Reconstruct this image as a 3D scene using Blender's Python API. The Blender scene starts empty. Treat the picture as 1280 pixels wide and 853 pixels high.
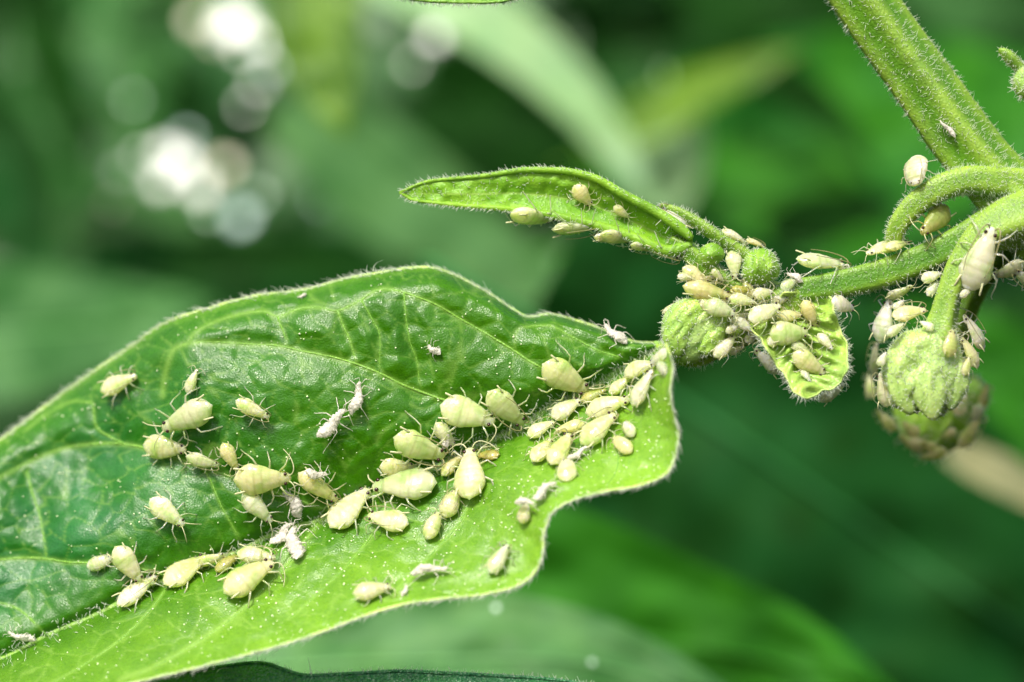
import bpy, bmesh, math, random
import numpy as np
from mathutils import Vector, Matrix, kdtree, noise as mnoise
from mathutils.bvhtree import BVHTree

random.seed(11)
rng = np.random.default_rng(5)
scene = bpy.context.scene
COL = scene.collection

# ------------------------------------------------------------------ camera
DIST = 40.0                      # distance from the lens to the plane of sharp focus (1 unit is about 3 mm)
cam_d = bpy.data.cameras.new('camera')
cam = bpy.data.objects.new('camera', cam_d)
COL.objects.link(cam)
cam.location = (0, -DIST, 0)
cam.rotation_euler = (math.radians(90), 0, 0)
cam_d.sensor_width = 36
cam_d.lens = 36 * DIST / 12.8
cam_d.clip_start = 0.5
cam_d.clip_end = 500
cam_d.dof.use_dof = True
cam_d.dof.focus_distance = DIST - 0.1
cam_d.dof.aperture_fstop = cam_d.lens / 1000 / 1.55
scene.camera = cam

# ------------------------------------------------------------------ light
SUN = Vector((-0.28, -0.58, 0.77)).normalized()
w = bpy.data.worlds.new('World'); scene.world = w; w.use_nodes = True
nt = w.node_tree
bg = nt.nodes['Background']
sky = nt.nodes.new('ShaderNodeTexSky'); sky.sky_type = 'NISHITA'; sky.sun_disc = False
sky.dust_density = 5.0; sky.air_density = 0.7; sky.ozone_density = 0.5; sky.sun_elevation = math.asin(SUN.z); sky.sun_rotation = math.atan2(SUN.x, SUN.y)
nt.links.new(sky.outputs[0], bg.inputs[0]); bg.inputs[1].default_value = 0.15
sl = bpy.data.lights.new('sun', 'SUN'); sl.energy = 3.1; sl.angle = math.radians(9); sl.color = (1, 0.95, 0.86)
so = bpy.data.objects.new('sun', sl); COL.objects.link(so)
so.rotation_euler = SUN.to_track_quat('Z', 'Y').to_euler()
so.location = SUN * 60
scene.view_settings.view_transform = 'Standard'
scene.view_settings.look = 'None'
scene.view_settings.exposure = 0.55
scene.view_settings.gamma = 1
scene.render.engine = 'CYCLES'
scene.cycles.use_denoising = True
scene.cycles.max_bounces = 6
scene.cycles.diffuse_bounces = 3
scene.cycles.transmission_bounces = 4
scene.cycles.caustics_reflective = False
scene.cycles.caustics_refractive = False

# ------------------------------------------------------------------ helpers
def P(px, py, y=0.0):
    """point at depth y that lies on the photograph's pixel (px, py)"""
    s = (DIST + y) / DIST
    return Vector(((px - 640) / 100 * s, y, (426.5 - py) / 100 * s))

def Pn(px, py, y):
    s = (DIST + y) / DIST
    return np.stack([(px - 640) / 100 * s, y, (426.5 - py) / 100 * s], -1)

def tag(o, label=None, cat=None, group=None, kind=None):
    if label: o['label'] = label
    if cat: o['category'] = cat
    if group: o['group'] = group
    if kind: o['kind'] = kind
    return o

def empty(name, loc=(0, 0, 0)):
    o = bpy.data.objects.new(name, None); COL.objects.link(o); o.location = loc
    o.empty_display_size = 0.2
    return o

class MB:
    """collects vertices and faces for ONE mesh object"""
    def __init__(s): s.v = []; s.f = []; s.n = 0
    def add(s, v, f):
        s.v.extend([tuple(p) for p in v]); s.f.extend([tuple(i + s.n for i in q) for q in f]); s.n = len(s.v)
    def build(s, name, mat, parent=None, smooth=True, attrs=None):
        me = bpy.data.meshes.new(name); me.from_pydata(s.v, [], s.f)
        if attrs:
            for k, arr in attrs.items():
                a = me.attributes.new(k, 'FLOAT', 'POINT'); a.data.foreach_set('value', np.asarray(arr, dtype=np.float32))
        if smooth: me.polygons.foreach_set('use_smooth', [True] * len(me.polygons))
        me.update()
        o = bpy.data.objects.new(name, me); COL.objects.link(o)
        if mat: me.materials.append(mat)
        if parent:
            o.parent = parent
            pw = Vector(parent.location)
            q = parent.parent
            while q: pw += q.location; q = q.parent
            o.location = -pw
        return o

def catmull(pts, step):
    """smooth resample of a polyline of equal-length tuples; step in units of the first two components"""
    p = np.array(pts, float)
    q = np.vstack([2 * p[0] - p[1], p, 2 * p[-1] - p[-2]])
    out = []
    for i in range(len(p) - 1):
        a, b, c, d = q[i:i + 4]
        n = max(2, int(np.linalg.norm(c[:2] - b[:2]) / step) + 1)
        t = np.linspace(0, 1, n, endpoint=False)[:, None]
        out.append(0.5 * (2 * b + (c - a) * t + (2 * a - 5 * b + 4 * c - d) * t ** 2 + (3 * b - a - 3 * c + d) * t ** 3))
    out.append(p[-1:])
    return np.vstack(out)

def resample(pts, n):
    p = catmull(pts, 3.0)
    s = np.r_[0, np.cumsum(np.linalg.norm(np.diff(p[:, :2], axis=0), axis=1))]
    t = np.linspace(0, s[-1], n)
    return np.stack([np.interp(t, s, p[:, k]) for k in range(p.shape[1])], -1)

def vnoise(x, y, seed=0):
    """smooth 2-D value noise, -1..1"""
    r = np.random.default_rng(seed).uniform(-1, 1, (64, 64))
    xi = np.floor(x).astype(int); yi = np.floor(y).astype(int)
    fx = x - xi; fy = y - yi
    fx = fx * fx * (3 - 2 * fx); fy = fy * fy * (3 - 2 * fy)
    g = lambda a, b: r[a % 64, b % 64]
    return (g(xi, yi) * (1 - fx) + g(xi + 1, yi) * fx) * (1 - fy) + (g(xi, yi + 1) * (1 - fx) + g(xi + 1, yi + 1) * fx) * fy

def frames(path):
    """tangent and two side vectors along a list of Vectors"""
    T = []
    n = len(path)
    for i in range(n):
        T.append((path[min(i + 1, n - 1)] - path[max(i - 1, 0)]).normalized())
    ref = Vector((0, -1, 0))
    if abs(T[0].dot(ref)) > 0.9: ref = Vector((0, 0, 1))
    A = []; B = []
    a = (ref - T[0] * ref.dot(T[0])).normalized()
    for t in T:
        a = (a - t * a.dot(t)).normalized(); A.append(a); B.append(t.cross(a))
    return T, A, B

def tube(mb, path, radii, n=10, prof=None, cap=True):
    T, A, B = frames(path)
    v = []; f = []
    m = len(path)
    for i in range(m):
        for k in range(n):
            th = 2 * math.pi * k / n
            r = radii[i] * (prof(th, i / (m - 1)) if prof else 1)
            v.append(path[i] + (A[i] * math.cos(th) + B[i] * math.sin(th)) * r)
    for i in range(m - 1):
        for k in range(n):
            a = i * n + k; b = i * n + (k + 1) % n
            f.append((a, b, b + n, a + n))
    if cap:
        v.append(path[0] - T[0] * radii[0] * 0.5); c0 = len(v) - 1
        v.append(path[-1] + T[-1] * radii[-1] * 0.5); c1 = len(v) - 1
        for k in range(n):
            f.append((c0, (k + 1) % n, k)); f.append((c1, (m - 1) * n + k, (m - 1) * n + (k + 1) % n))
    mb.add(v, f)

def hair(mb, base, d, length, bend, r):
    """one tapered curved hair of three sides"""
    d = d.normalized()
    side = d.cross(Vector((0.3, -0.9, 0.2)))
    if side.length < 1e-3: side = Vector((1, 0, 0))
    side.normalize(); up = d.cross(side)
    v = []
    p = base - d * r
    for i in range(4):
        t = i / 3
        c = base + d * (length * t) + bend * (length * t * t)
        rr = r * (1 - 0.75 * t)
        for k in range(3):
            th = 2.094 * k
            v.append(c + side * (math.cos(th) * rr) + up * (math.sin(th) * rr))
    f = []
    for i in range(3):
        for k in range(3):
            a = i * 3 + k; b = i * 3 + (k + 1) % 3
            f.append((a, b, b + 3, a + 3))
    f.append((9, 10, 11))
    mb.add(v, f)

ICO = None
def dot(mb, c, r, squash=None):
    global ICO
    if ICO is None:
        bm = bmesh.new(); bmesh.ops.create_icosphere(bm, subdivisions=1, radius=1)
        bm.verts.index_update()
        ICO = ([v.co.copy() for v in bm.verts], [tuple(v.index for v in q.verts) for q in bm.faces]); bm.free()
    mb.add([c + p * r for p in ICO[0]], ICO[1])

def rvec():
    return Vector(rng.normal(size=3)).normalized()

# ------------------------------------------------------------------ materials
def newmat(name):
    m = bpy.data.materials.new(name); m.use_nodes = True
    n = m.node_tree.nodes; l = m.node_tree.links
    return m, n, l, n['Principled BSDF'], n['Material Output']

def mixrgb(n, l, fac, a, b, mode='MIX'):
    x = n.new('ShaderNodeMix'); x.data_type = 'RGBA'; x.blend_type = mode
    for sock, val in ((x.inputs[0], fac), (x.inputs[6], a), (x.inputs[7], b)):
        if hasattr(val, 'links') or hasattr(val, 'is_linked'): l.new(val, sock)
        elif isinstance(val, tuple): sock.default_value = (*val, 1)
        else: sock.default_value = val
    return x.outputs[2]

def noise_node(n, l, scale, detail=3, vec=None, rough=0.5):
    x = n.new('ShaderNodeTexNoise'); x.inputs['Scale'].default_value = scale; x.inputs['Detail'].default_value = detail
    x.inputs['Roughness'].default_value = rough
    if vec is not None: l.new(vec, x.inputs['Vector'])
    return x.outputs['Fac']

def ramp(n, l, fac, lo, hi):
    r = n.new('ShaderNodeMapRange'); r.inputs[1].default_value = lo; r.inputs[2].default_value = hi; r.clamp = True
    l.new(fac, r.inputs[0]); return r.outputs[0]

def leaf_material(name, dark, light, vein, trans=0.25, rough=0.4, bump=0.25, fine=34.0, spec=0.4, transcol=None, cool=None):
    """blade whose colour runs from dark to light by the mesh's own 'tone', veins by 'vein'"""
    m, n, l, p, out = newmat(name)
    tc = n.new('ShaderNodeTexCoord').outputs['Object']
    at = n.new('ShaderNodeAttribute'); at.attribute_name = 'tone'
    av = n.new('ShaderNodeAttribute'); av.attribute_name = 'vein'
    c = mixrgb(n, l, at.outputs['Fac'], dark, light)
    if cool:
        ac = n.new('ShaderNodeAttribute'); ac.attribute_name = 'old'
        c = mixrgb(n, l, ac.outputs['Fac'], c, mixrgb(n, l, 1.0, c, cool, 'MULTIPLY'))
    big = ramp(n, l, noise_node(n, l, 1.6, 4, tc), 0.35, 0.7)
    c = mixrgb(n, l, big, c, mixrgb(n, l, 1.0, c, (0.72, 0.80, 0.9), 'MULTIPLY'))
    sm = ramp(n, l, noise_node(n, l, 22, 2, tc), 0.3, 0.75)
    c = mixrgb(n, l, sm, c, mixrgb(n, l, 1.0, c, (1.35, 1.2, 1.1), 'MULTIPLY'))
    c = mixrgb(n, l, av.outputs['Fac'], c, vein)
    l.new(c, p.inputs['Base Color'])
    p.inputs['Specular IOR Level'].default_value = spec
    rn = ramp(n, l, noise_node(n, l, 9, 3, tc), 0.3, 0.7)
    rm = n.new('ShaderNodeMapRange'); l.new(rn, rm.inputs[0]); rm.inputs[3].default_value = rough - 0.08; rm.inputs[4].default_value = rough + 0.12
    l.new(rm.outputs[0], p.inputs['Roughness'])
    vo = n.new('ShaderNodeTexVoronoi'); vo.inputs['Scale'].default_value = fine; l.new(tc, vo.inputs['Vector'])
    b1 = n.new('ShaderNodeBump'); b1.inputs['Strength'].default_value = bump; b1.inputs['Distance'].default_value = 0.03
    l.new(vo.outputs['Distance'], b1.inputs['Height'])
    b2 = n.new('ShaderNodeBump'); b2.inputs['Strength'].default_value = bump * 0.5; b2.inputs['Distance'].default_value = 0.05
    l.new(noise_node(n, l, fine * 0.35, 3, tc), b2.inputs['Height']); l.new(b1.outputs[0], b2.inputs['Normal'])
    l.new(b2.outputs[0], p.inputs['Normal'])
    tr = n.new('ShaderNodeBsdfTranslucent')
    l.new(mixrgb(n, l, 1.0, c, transcol or (1.6, 1.35, 0.6), 'MULTIPLY'), tr.inputs['Color'])
    mx = n.new('ShaderNodeMixShader'); mx.inputs[0].default_value = trans
    l.new(p.outputs[0], mx.inputs[1]); l.new(tr.outputs[0], mx.inputs[2]); l.new(mx.outputs[0], out.inputs['Surface'])
    return m

M = {}
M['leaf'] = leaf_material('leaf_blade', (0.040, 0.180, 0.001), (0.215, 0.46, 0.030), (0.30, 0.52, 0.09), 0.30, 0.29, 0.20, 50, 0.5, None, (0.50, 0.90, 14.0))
M['young'] = leaf_material('young_leaf_blade', (0.16, 0.38, 0.018), (0.42, 0.64, 0.12), (0.42, 0.58, 0.16), 0.2, 0.3, 0.25, 36, 0.5)
M['narrow'] = leaf_material('narrow_leaf_blade', (0.115, 0.35, 0.008), (0.27, 0.52, 0.04), (0.35, 0.5, 0.12), 0.25, 0.42, 0.25, 36)
M['bud'] = leaf_material('bud_skin', (0.20, 0.44, 0.035), (0.50, 0.70, 0.22), (0.5, 0.65, 0.25), 0.28, 0.28, 0.25, 34, 0.5)
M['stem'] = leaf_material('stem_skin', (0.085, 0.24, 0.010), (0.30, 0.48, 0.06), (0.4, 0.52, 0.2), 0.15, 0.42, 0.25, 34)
M['vein'] = leaf_material('vein_rib', (0.085, 0.27, 0.008), (0.42, 0.60, 0.16), (0.3, 0.5, 0.1), 0.0, 0.45, 0.3, 36)

def hair_material():
    m, n, l, p, out = newmat('plant_hair')
    p.inputs['Base Color'].default_value = (0.90, 0.94, 0.84, 1); p.inputs['Roughness'].default_value = 0.3
    tr = n.new('ShaderNodeBsdfTranslucent'); tr.inputs['Color'].default_value = (0.90, 0.95, 0.82, 1)
    mx = n.new('ShaderNodeMixShader'); mx.inputs[0].default_value = 0.65
    l.new(p.outputs[0], mx.inputs[1]); l.new(tr.outputs[0], mx.inputs[2]); l.new(mx.outputs[0], out.inputs['Surface'])
    return m
M['hair'] = hair_material()

def speck_material():
    m, n, l, p, out = newmat('glint_speck')
    p.inputs['Base Color'].default_value = (0.72, 0.85, 0.50, 1); p.inputs['Roughness'].default_value = 0.2
    return m
M['speck'] = speck_material()

def aphid_material():
    m, n, l, p, out = newmat('aphid_skin')
    oi = n.new('ShaderNodeObjectInfo')
    tc = n.new('ShaderNodeTexCoord').outputs['Object']
    off = n.new('ShaderNodeVectorMath'); off.operation = 'ADD'
    l.new(tc, off.inputs[0])
    cmb = n.new('ShaderNodeMath'); cmb.operation = 'MULTIPLY'; cmb.inputs[1].default_value = 37.0
    l.new(oi.outputs['Random'], cmb.inputs[0]); l.new(cmb.outputs[0], off.inputs[1])
    v = off.outputs[0]
    base = oi.outputs['Color']
    g = ramp(n, l, noise_node(n, l, 3.2, 2, v), 0.42, 0.68)
    c = mixrgb(n, l, g, base, mixrgb(n, l, 1.0, base, (0.66, 0.86, 0.48), 'MULTIPLY'))
    s = ramp(n, l, noise_node(n, l, 15, 3, v), 0.55, 0.75)
    c = mixrgb(n, l, s, c, mixrgb(n, l, 1.0, c, (1.12, 1.06, 1.15), 'MULTIPLY'))
    at = n.new('ShaderNodeAttribute'); at.attribute_name = 'mark'
    c = mixrgb(n, l, at.outputs['Fac'], c, mixrgb(n, l, 1.0, c, (0.55, 0.50, 0.30), 'MULTIPLY'))
    l.new(c, p.inputs['Base Color'])
    p.inputs['Roughness'].default_value = 0.36
    p.inputs['Coat Weight'].default_value = 0.6; p.inputs['Coat Roughness'].default_value = 0.07
    p.inputs['Specular IOR Level'].default_value = 0.55
    p.inputs['Subsurface Weight'].default_value = 0.9
    p.inputs['Subsurface Radius'].default_value = (0.95, 0.9, 0.5)
    p.inputs['Subsurface Scale'].default_value = 0.16
    b = n.new('ShaderNodeBump'); b.inputs['Strength'].default_value = 0.4; b.inputs['Distance'].default_value = 0.03
    l.new(noise_node(n, l, 13, 4, v), b.inputs['Height']); l.new(b.outputs[0], p.inputs['Normal'])
    tr = n.new('ShaderNodeBsdfTranslucent'); l.new(mixrgb(n, l, 1.0, c, (1.12, 1.14, 0.95), 'MULTIPLY'), tr.inputs['Color'])
    mx = n.new('ShaderNodeMixShader'); mx.inputs[0].default_value = 0.38
    l.new(p.outputs[0], mx.inputs[1]); l.new(tr.outputs[0], mx.inputs[2]); l.new(mx.outputs[0], out.inputs['Surface'])
    return m
M['aphid'] = aphid_material()

def plain(name, col, rough=0.4, trans=0.0, bump=0.0, scale=20, spec=0.5):
    m, n, l, p, out = newmat(name)
    tc = n.new('ShaderNodeTexCoord').outputs['Object']
    f = ramp(n, l, noise_node(n, l, scale, 3, tc), 0.3, 0.7)
    c = mixrgb(n, l, f, col, tuple(min(1, x * 0.8) for x in col))
    l.new(c, p.inputs['Base Color']); p.inputs['Roughness'].default_value = rough
    p.inputs['Specular IOR Level'].default_value = spec
    if bump:
        b = n.new('ShaderNodeBump'); b.inputs['Strength'].default_value = bump; b.inputs['Distance'].default_value = 0.03
        l.new(noise_node(n, l, scale * 2, 3, tc), b.inputs['Height']); l.new(b.outputs[0], p.inputs['Normal'])
    if trans:
        tr = n.new('ShaderNodeBsdfTranslucent'); l.new(c, tr.inputs['Color'])
        mx = n.new('ShaderNodeMixShader'); mx.inputs[0].default_value = trans
        l.new(p.outputs[0], mx.inputs[1]); l.new(tr.outputs[0], mx.inputs[2]); l.new(mx.outputs[0], out.inputs['Surface'])
    return m
M['eye'] = plain('aphid_eye', (0.03, 0.006, 0.004), 0.15)
M['limb'] = plain('aphid_limb', (0.66, 0.68, 0.38), 0.3, 0.25, 0, 6)
M['antenna'] = plain('aphid_antenna', (0.34, 0.33, 0.14), 0.35, 0.2, 0, 4)
M['skin'] = plain('shed_skin', (1.0, 0.97, 0.87), 0.45, 0.5, 0.3, 18)
_m = M['skin']; _n = _m.node_tree.nodes; _l = _m.node_tree.links
_out = _n['Material Output']; _src = _out.inputs['Surface'].links[0].from_socket
_t = _n.new('ShaderNodeBsdfTransparent'); _x = _n.new('ShaderNodeMixShader')
_r = ramp(_n, _l, noise_node(_n, _l, 9, 3, _n.new('ShaderNodeTexCoord').outputs['Object']), 0.45, 0.75)
_mm = _n.new('ShaderNodeMath'); _mm.operation = 'MULTIPLY'; _mm.inputs[1].default_value = 0.4; _l.new(_r, _mm.inputs[0])
_l.new(_mm.outputs[0], _x.inputs[0]); _l.new(_src, _x.inputs[1]); _l.new(_t.outputs[0], _x.inputs[2]); _l.new(_x.outputs[0], _out.inputs['Surface'])
M['grain'] = plain('clear_grain', (0.85, 0.85, 0.85), 0.15)

# ------------------------------------------------------------------ the infested shoot
shoot = empty('pepper_shoot', P(1300, 240, 0.3))
tag(shoot, 'hairy green pepper shoot with one large aphid covered leaf, buds and thick stem', 'plant')
PLANT = []      # (object) surfaces that insects can sit on

# ---- the large leaf
MID = [(832, 430), (827, 432), (780, 460), (744, 483), (690, 509), (652, 532), (597, 559), (526, 593), (470, 618), (414, 645), (345, 668),
       (290, 692), (180, 737), (130, 763), (60, 795), (0, 824), (-80, 858), (-160, 886), (-230, 905)]
UPM = [(832, 430), (815, 429), (790, 427), (750, 411), (720, 401), (690, 393), (660, 396), (640, 386), (610, 366), (570, 345), (540, 335),
       (500, 337), (470, 342), (430, 349), (380, 362), (320, 370), (260, 386), (205, 405), (160, 436), (110, 470), (60, 506), (0, 551),
       (-80, 615), (-150, 700), (-200, 800), (-230, 905)]
LOM = [(832, 430), (841, 455), (838, 490), (843, 520), (848, 550), (835, 590), (800, 607), (760, 614), (720, 624), (692, 640), (680, 665),
       (678, 695), (665, 720), (640, 735), (600, 744), (550, 749), (500, 757), (450, 772), (400, 791), (350, 807), (280, 826), (200, 846),
       (150, 857), (80, 872), (0, 886), (-100, 901), (-230, 905)]
VEINS = [
 [(650, 533), (600, 516), (545, 497), (505, 482), (475, 467), (447, 456), (417, 447), (382, 440), (345, 432), (320, 431), (270, 428), (240, 429), (220, 435), (213, 445), (206, 470), (203, 495)],
 [(420, 642), (370, 625), (320, 608), (270, 590), (225, 575), (187, 562), (150, 555), (101, 557), (56, 569), (0, 597), (-50, 625), (-110, 670)],
 [(215, 722), (160, 708), (112, 704), (83, 703), (49, 698), (0, 700), (-60, 712), (-130, 745)],
 [(735, 488), (700, 472), (662, 452), (640, 437), (595, 410), (570, 396), (545, 381), (505, 366), (480, 361), (465, 366), (450, 376), (422, 389), (402, 385), (377, 385), (347, 396), (330, 389), (300, 393), (270, 402), (245, 415), (235, 429)],
 [(422, 389), (428, 405), (437, 425), (443, 445), (447, 456)],
 [(347, 396), (352, 410), (358, 425), (357, 433)],
 [(505, 366), (508, 400), (513, 430), (521, 450), (525, 486)],
 [(452, 376), (460, 390), (468, 405), (475, 420), (474, 465)],
 [(792, 452), (755, 441), (744, 437), (711, 419), (690, 408), (662, 408), (646, 414), (643, 437)],
 [(155, 555), (135, 545), (120, 533), (116, 505), (110, 503), (87, 503), (60, 517), (30, 540)],
 [(34, 590), (40, 615), (49, 642), (56, 680), (58, 698)],
 [(245, 582), (259, 593), (277, 634), (296, 668), (300, 686)],
 [(400, 652), (360, 705), (330, 735), (303, 762), (264, 792), (200, 830), (150, 850)],
 [(607, 557), (596, 600), (574, 654), (535, 697), (500, 734), (480, 752)],
 [(735, 488), (757, 530), (772, 565), (770, 590), (758, 607)],
 [(215, 724), (190, 760), (150, 800), (90, 840), (40, 865)],
 [(490, 610), (470, 660), (440, 700), (400, 740), (360, 775)],
 [(60, 796), (20, 760), (-30, 750)],
]
VW = [2.6, 2.4, 2.2, 2.0, 1.6, 1.2, 1.0, 0.9, 1.3, 1.2, 1.0, 1.2, 2.2, 1.6, 1.3, 1.2, 1.0, 1.2]

def polydist(px, py, lines, step=3.0):
    pts = []; idx = []
    for i, L in enumerate(lines):
        c = catmull(L, step); pts.append(c[:, :2]); idx += [i] * len(c)
    pts = np.vstack(pts); idx = np.array(idx)
    d = np.empty(px.shape); who = np.empty(px.shape, int)
    fx = px.ravel(); fy = py.ravel(); dr = d.ravel(); wr = who.ravel()
    for s in range(0, len(fx), 4000):
        D = np.hypot(fx[s:s + 4000, None] - pts[None, :, 0], fy[s:s + 4000, None] - pts[None, :, 1])
        j = D.argmin(1); dr[s:s + 4000] = D[np.arange(len(j)), j]; wr[s:s + 4000] = idx[j]
    return dr.reshape(px.shape), wr.reshape(px.shape)

NU = 400
mid = resample(MID, NU); upm = resample(UPM, NU); lom = resample(LOM, NU)
NVU, NVL = 150, 90
vu = np.linspace(0, 1, NVU + 1); vl = np.linspace(0, 1, NVL + 1)[1:]
rows = []; side = []; vv = []
for v in vl[::-1]:
    rows.append(mid * (1 - v) + lom * v); side.append(-1); vv.append(v)
for v in vu:
    rows.append(mid * (1 - v) + upm * v); side.append(1); vv.append(v)
R = np.array(rows)                                   # (nv, NU, 2)
px, py = R[..., 0], R[..., 1]
side = np.array(side)[:, None] * np.ones((1, NU)); vv = np.array(vv)[:, None] * np.ones((1, NU))
dv, who = polydist(px, py, VEINS)
dm, _ = polydist(px, py, [MID])
# seeds of the fine net of veins, in the leaf's own plane
seeds = np.stack([rng.uniform(-250, 860, 900), rng.uniform(320, 910, 900)], -1)
f1 = np.empty(px.size); f2 = np.empty(px.size)
wx = px.ravel() + 6 * vnoise(px.ravel() / 22, py.ravel() / 22, 3); wy = py.ravel() + 6 * vnoise(px.ravel() / 22, py.ravel() / 22, 4)
for s in range(0, px.size, 4000):
    D = np.hypot(wx[s:s + 4000, None] - seeds[None, :, 0], wy[s:s + 4000, None] - seeds[None, :, 1])
    D.partition(1, axis=1); f1[s:s + 4000] = D[:, 0]; f2[s:s + 4000] = D[:, 1]
net = (f2 - f1).reshape(px.shape)
lw = np.clip((330 - px) / 330, 0, 1.4)               # towards the tip the blade lies flatter, facing up
y = np.where(side > 0,
             0.30 - 0.42 * vv + 0.50 * vv ** 2 + lw * (1.2 * vv - 0.75 * vv ** 2) + 0.35 * np.clip((vv - 0.86) / 0.14, 0, 1) ** 2,
             0.30 - (1.38 + 0.2 * lw) * vv - 0.10 * np.clip((vv - 0.85) / 0.15, 0, 1) ** 2)
y += 0.10 * np.exp(-(dm / 9) ** 2)                    # the midrib lies in a groove
def sst(a): a = np.clip(a, 0, 1); return a * a * (3 - 2 * a)
y += np.where(side > 0, (0.50 * sst((695 - py) / 125) * np.exp(-((px - 105) / 95) ** 2) + 0.24 * sst((800 - py) / 75) * np.exp(-((px - 35) / 60) ** 2)
              + 0.12 * sst((480 - py) / 60) * np.exp(-((px - 325) / 45) ** 2)) * np.clip(vv * 6, 0, 1), 0)
dall = np.minimum(dv, dm * 1.1)
amp = np.where(side > 0, 0.125, 0.08) * np.clip(np.minimum(vv * 4, (1 - vv) * 5), 0, 1)
y -= amp * (1 - np.exp(-(dall / 26) ** 1.4))
y -= 0.016 * np.clip(net / 14, 0, 1) * np.clip(vv * 6, 0, 1)
y += 0.05 * vnoise(px / 60, py / 60, 8) * np.clip(vv * 3, 0, 1) + 0.012 * vnoise(px / 11, py / 11, 9)
y += np.where(vv > 0.94, 0.03 * vnoise(px / 14, py / 14, 10), 0)
tone = np.where(side > 0, 0.02 + 0.10 * np.clip((px - 560) / 260, 0, 1), np.clip(0.06 + 0.74 * vv ** 0.9 + 0.25 * np.clip((px - 600) / 200, 0, 1), 0, 1))  # lower half's sunlit brightness painted in; the young base is paler too
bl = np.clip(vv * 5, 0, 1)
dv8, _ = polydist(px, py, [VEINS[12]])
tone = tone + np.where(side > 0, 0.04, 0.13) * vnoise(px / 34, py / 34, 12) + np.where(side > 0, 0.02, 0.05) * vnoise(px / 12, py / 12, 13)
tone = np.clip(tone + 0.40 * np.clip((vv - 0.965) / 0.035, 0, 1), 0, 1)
# ripples of the edge, small teeth of the margin
vwid = np.array(VW)[who]
vein = np.exp(-(dv / (vwid * 1.6)) ** 2) * np.where(side > 0, 0.5, 0.75)
vein = np.maximum(vein, np.where(side > 0, 0.32, 0.42) * np.exp(-(net / 1.3) ** 2) * np.clip(vv * 5, 0, 1))
vein = np.clip(vein + 0.0, 0, 1)
old = np.where(side > 0, np.clip((430 - px) / 330, 0, 1) * np.clip(vv * 3, 0, 1) * np.clip((1 - vv) * 3.5, 0, 1), 0)
V3 = Pn(px, py, y)
nv = R.shape[0]
idx = np.arange(nv * NU).reshape(nv, NU)
faces = np.stack([idx[:-1, :-1], idx[:-1, 1:], idx[1:, 1:], idx[1:, :-1]], -1).reshape(-1, 4)
mb = MB(); mb.v = [tuple(p) for p in V3.reshape(-1, 3)]; mb.f = [tuple(q) for q in faces.tolist()]
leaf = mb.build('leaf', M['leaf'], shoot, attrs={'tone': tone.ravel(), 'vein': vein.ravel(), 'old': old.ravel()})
leaf['label'] = 'large folded green leaf with dark upper half and bright lower half'
PLANT.append(leaf)
leafbvh = BVHTree.FromPolygons(mb.v, mb.f)
CAM = Vector((0, -DIST, 0))
def shot(bvh, x, yy):
    d = (P(x, yy, 0) - CAM).normalized()
    h = bvh.ray_cast(CAM, d)
    return h[0], (h[1] if h[1] is None or h[1].dot(d) < 0 else -h[1])

# pale rolled margin, one tube each side
def row3(k): return [Vector(p) for p in V3[k]]
for k, nm in ((0, 'margin'), (nv - 1, 'margin')):
    b = MB(); pth = row3(k)[::2]
    rad = [0.020 * (0.8 + 0.35 * float(vnoise(np.array([i * 0.35]), np.array([k * 1.0]), 21)[0])) for i in range(len(pth))]
    tube(b, pth, rad, 8)
    b.build(nm, M['vein'], leaf, attrs={'tone': [0.9] * b.n, 'vein': [0] * b.n})
# midrib and veins as ribs that stand out of the blade
def rib(name, pts, r0, r1, tone_v, lift=0.2):
    c = catmull(pts, 6.0); pth = []
    for q in c:
        h, nn = shot(leafbvh, q[0], q[1])
        if h is None: continue
        pth.append(h + nn * (lift * r0))
    if len(pth) < 4: return None
    # smooth
    sm = [pth[0]] + [(pth[i - 1] + pth[i] * 2 + pth[i + 1]) / 4 for i in range(1, len(pth) - 1)] + [pth[-1]]
    b = MB(); n = len(sm)
    tube(b, sm, [(r0 + (r1 - r0) * i / (n - 1)) * (1 + 0.18 * math.sin(i * 2.3) * math.sin(i * 0.9)) for i in range(n)], 8)
    return b.build(name, M['vein'], leaf, attrs={'tone': [tone_v] * b.n, 'vein': [0] * b.n})
rib('midrib', MID[1:-2], 0.085, 0.035, 0.35, -0.25)
for L, wv in zip(VEINS, VW):
    rib('vein', L, 0.010 + 0.005 * wv, 0.008, 0.05 + 0.07 * wv, -0.35)

# hairs on the margin and pale beads painted as the glints at hair bases
hb = MB()
for k in (0, nv - 1):
    pts = row3(k)
    inner = row3(2 if k == 0 else nv - 3)
    for i in range(4, NU - 4):
        for rep in range(4):
            t = rng.random()
            p = pts[i] * (1 - t) + pts[i + 1] * t
            outd = (pts[i] - inner[i]).normalized()
            along = (pts[i + 1] - pts[i]).normalized()
            d = outd * (0.6 + 0.4 * rng.random()) + along * rng.normal(0.35, 0.35) + Vector((0, -1, 0)) * rng.normal(0.2, 0.4)
            p = p + Vector((0, rng.normal(0, 0.012), 0)) - outd * abs(rng.normal(0, 0.03))
            hair(hb, p, d, 0.055 + 0.055 * rng.random(), along * rng.normal(0.6, 0.5) + rvec() * 0.4, 0.006)
for (x, yy, ln) in ((459, 342, 0.16), (466, 339, 0.2), (470, 341, 0.12), (452, 347, 0.17), (478, 340, 0.1)):
    hair(hb, P(x, yy, 0.3), Vector((rng.normal(0, 0.5), -0.2, 1)), ln, Vector((rng.normal(0, 0.8), 0, -0.3)), 0.006)
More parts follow.
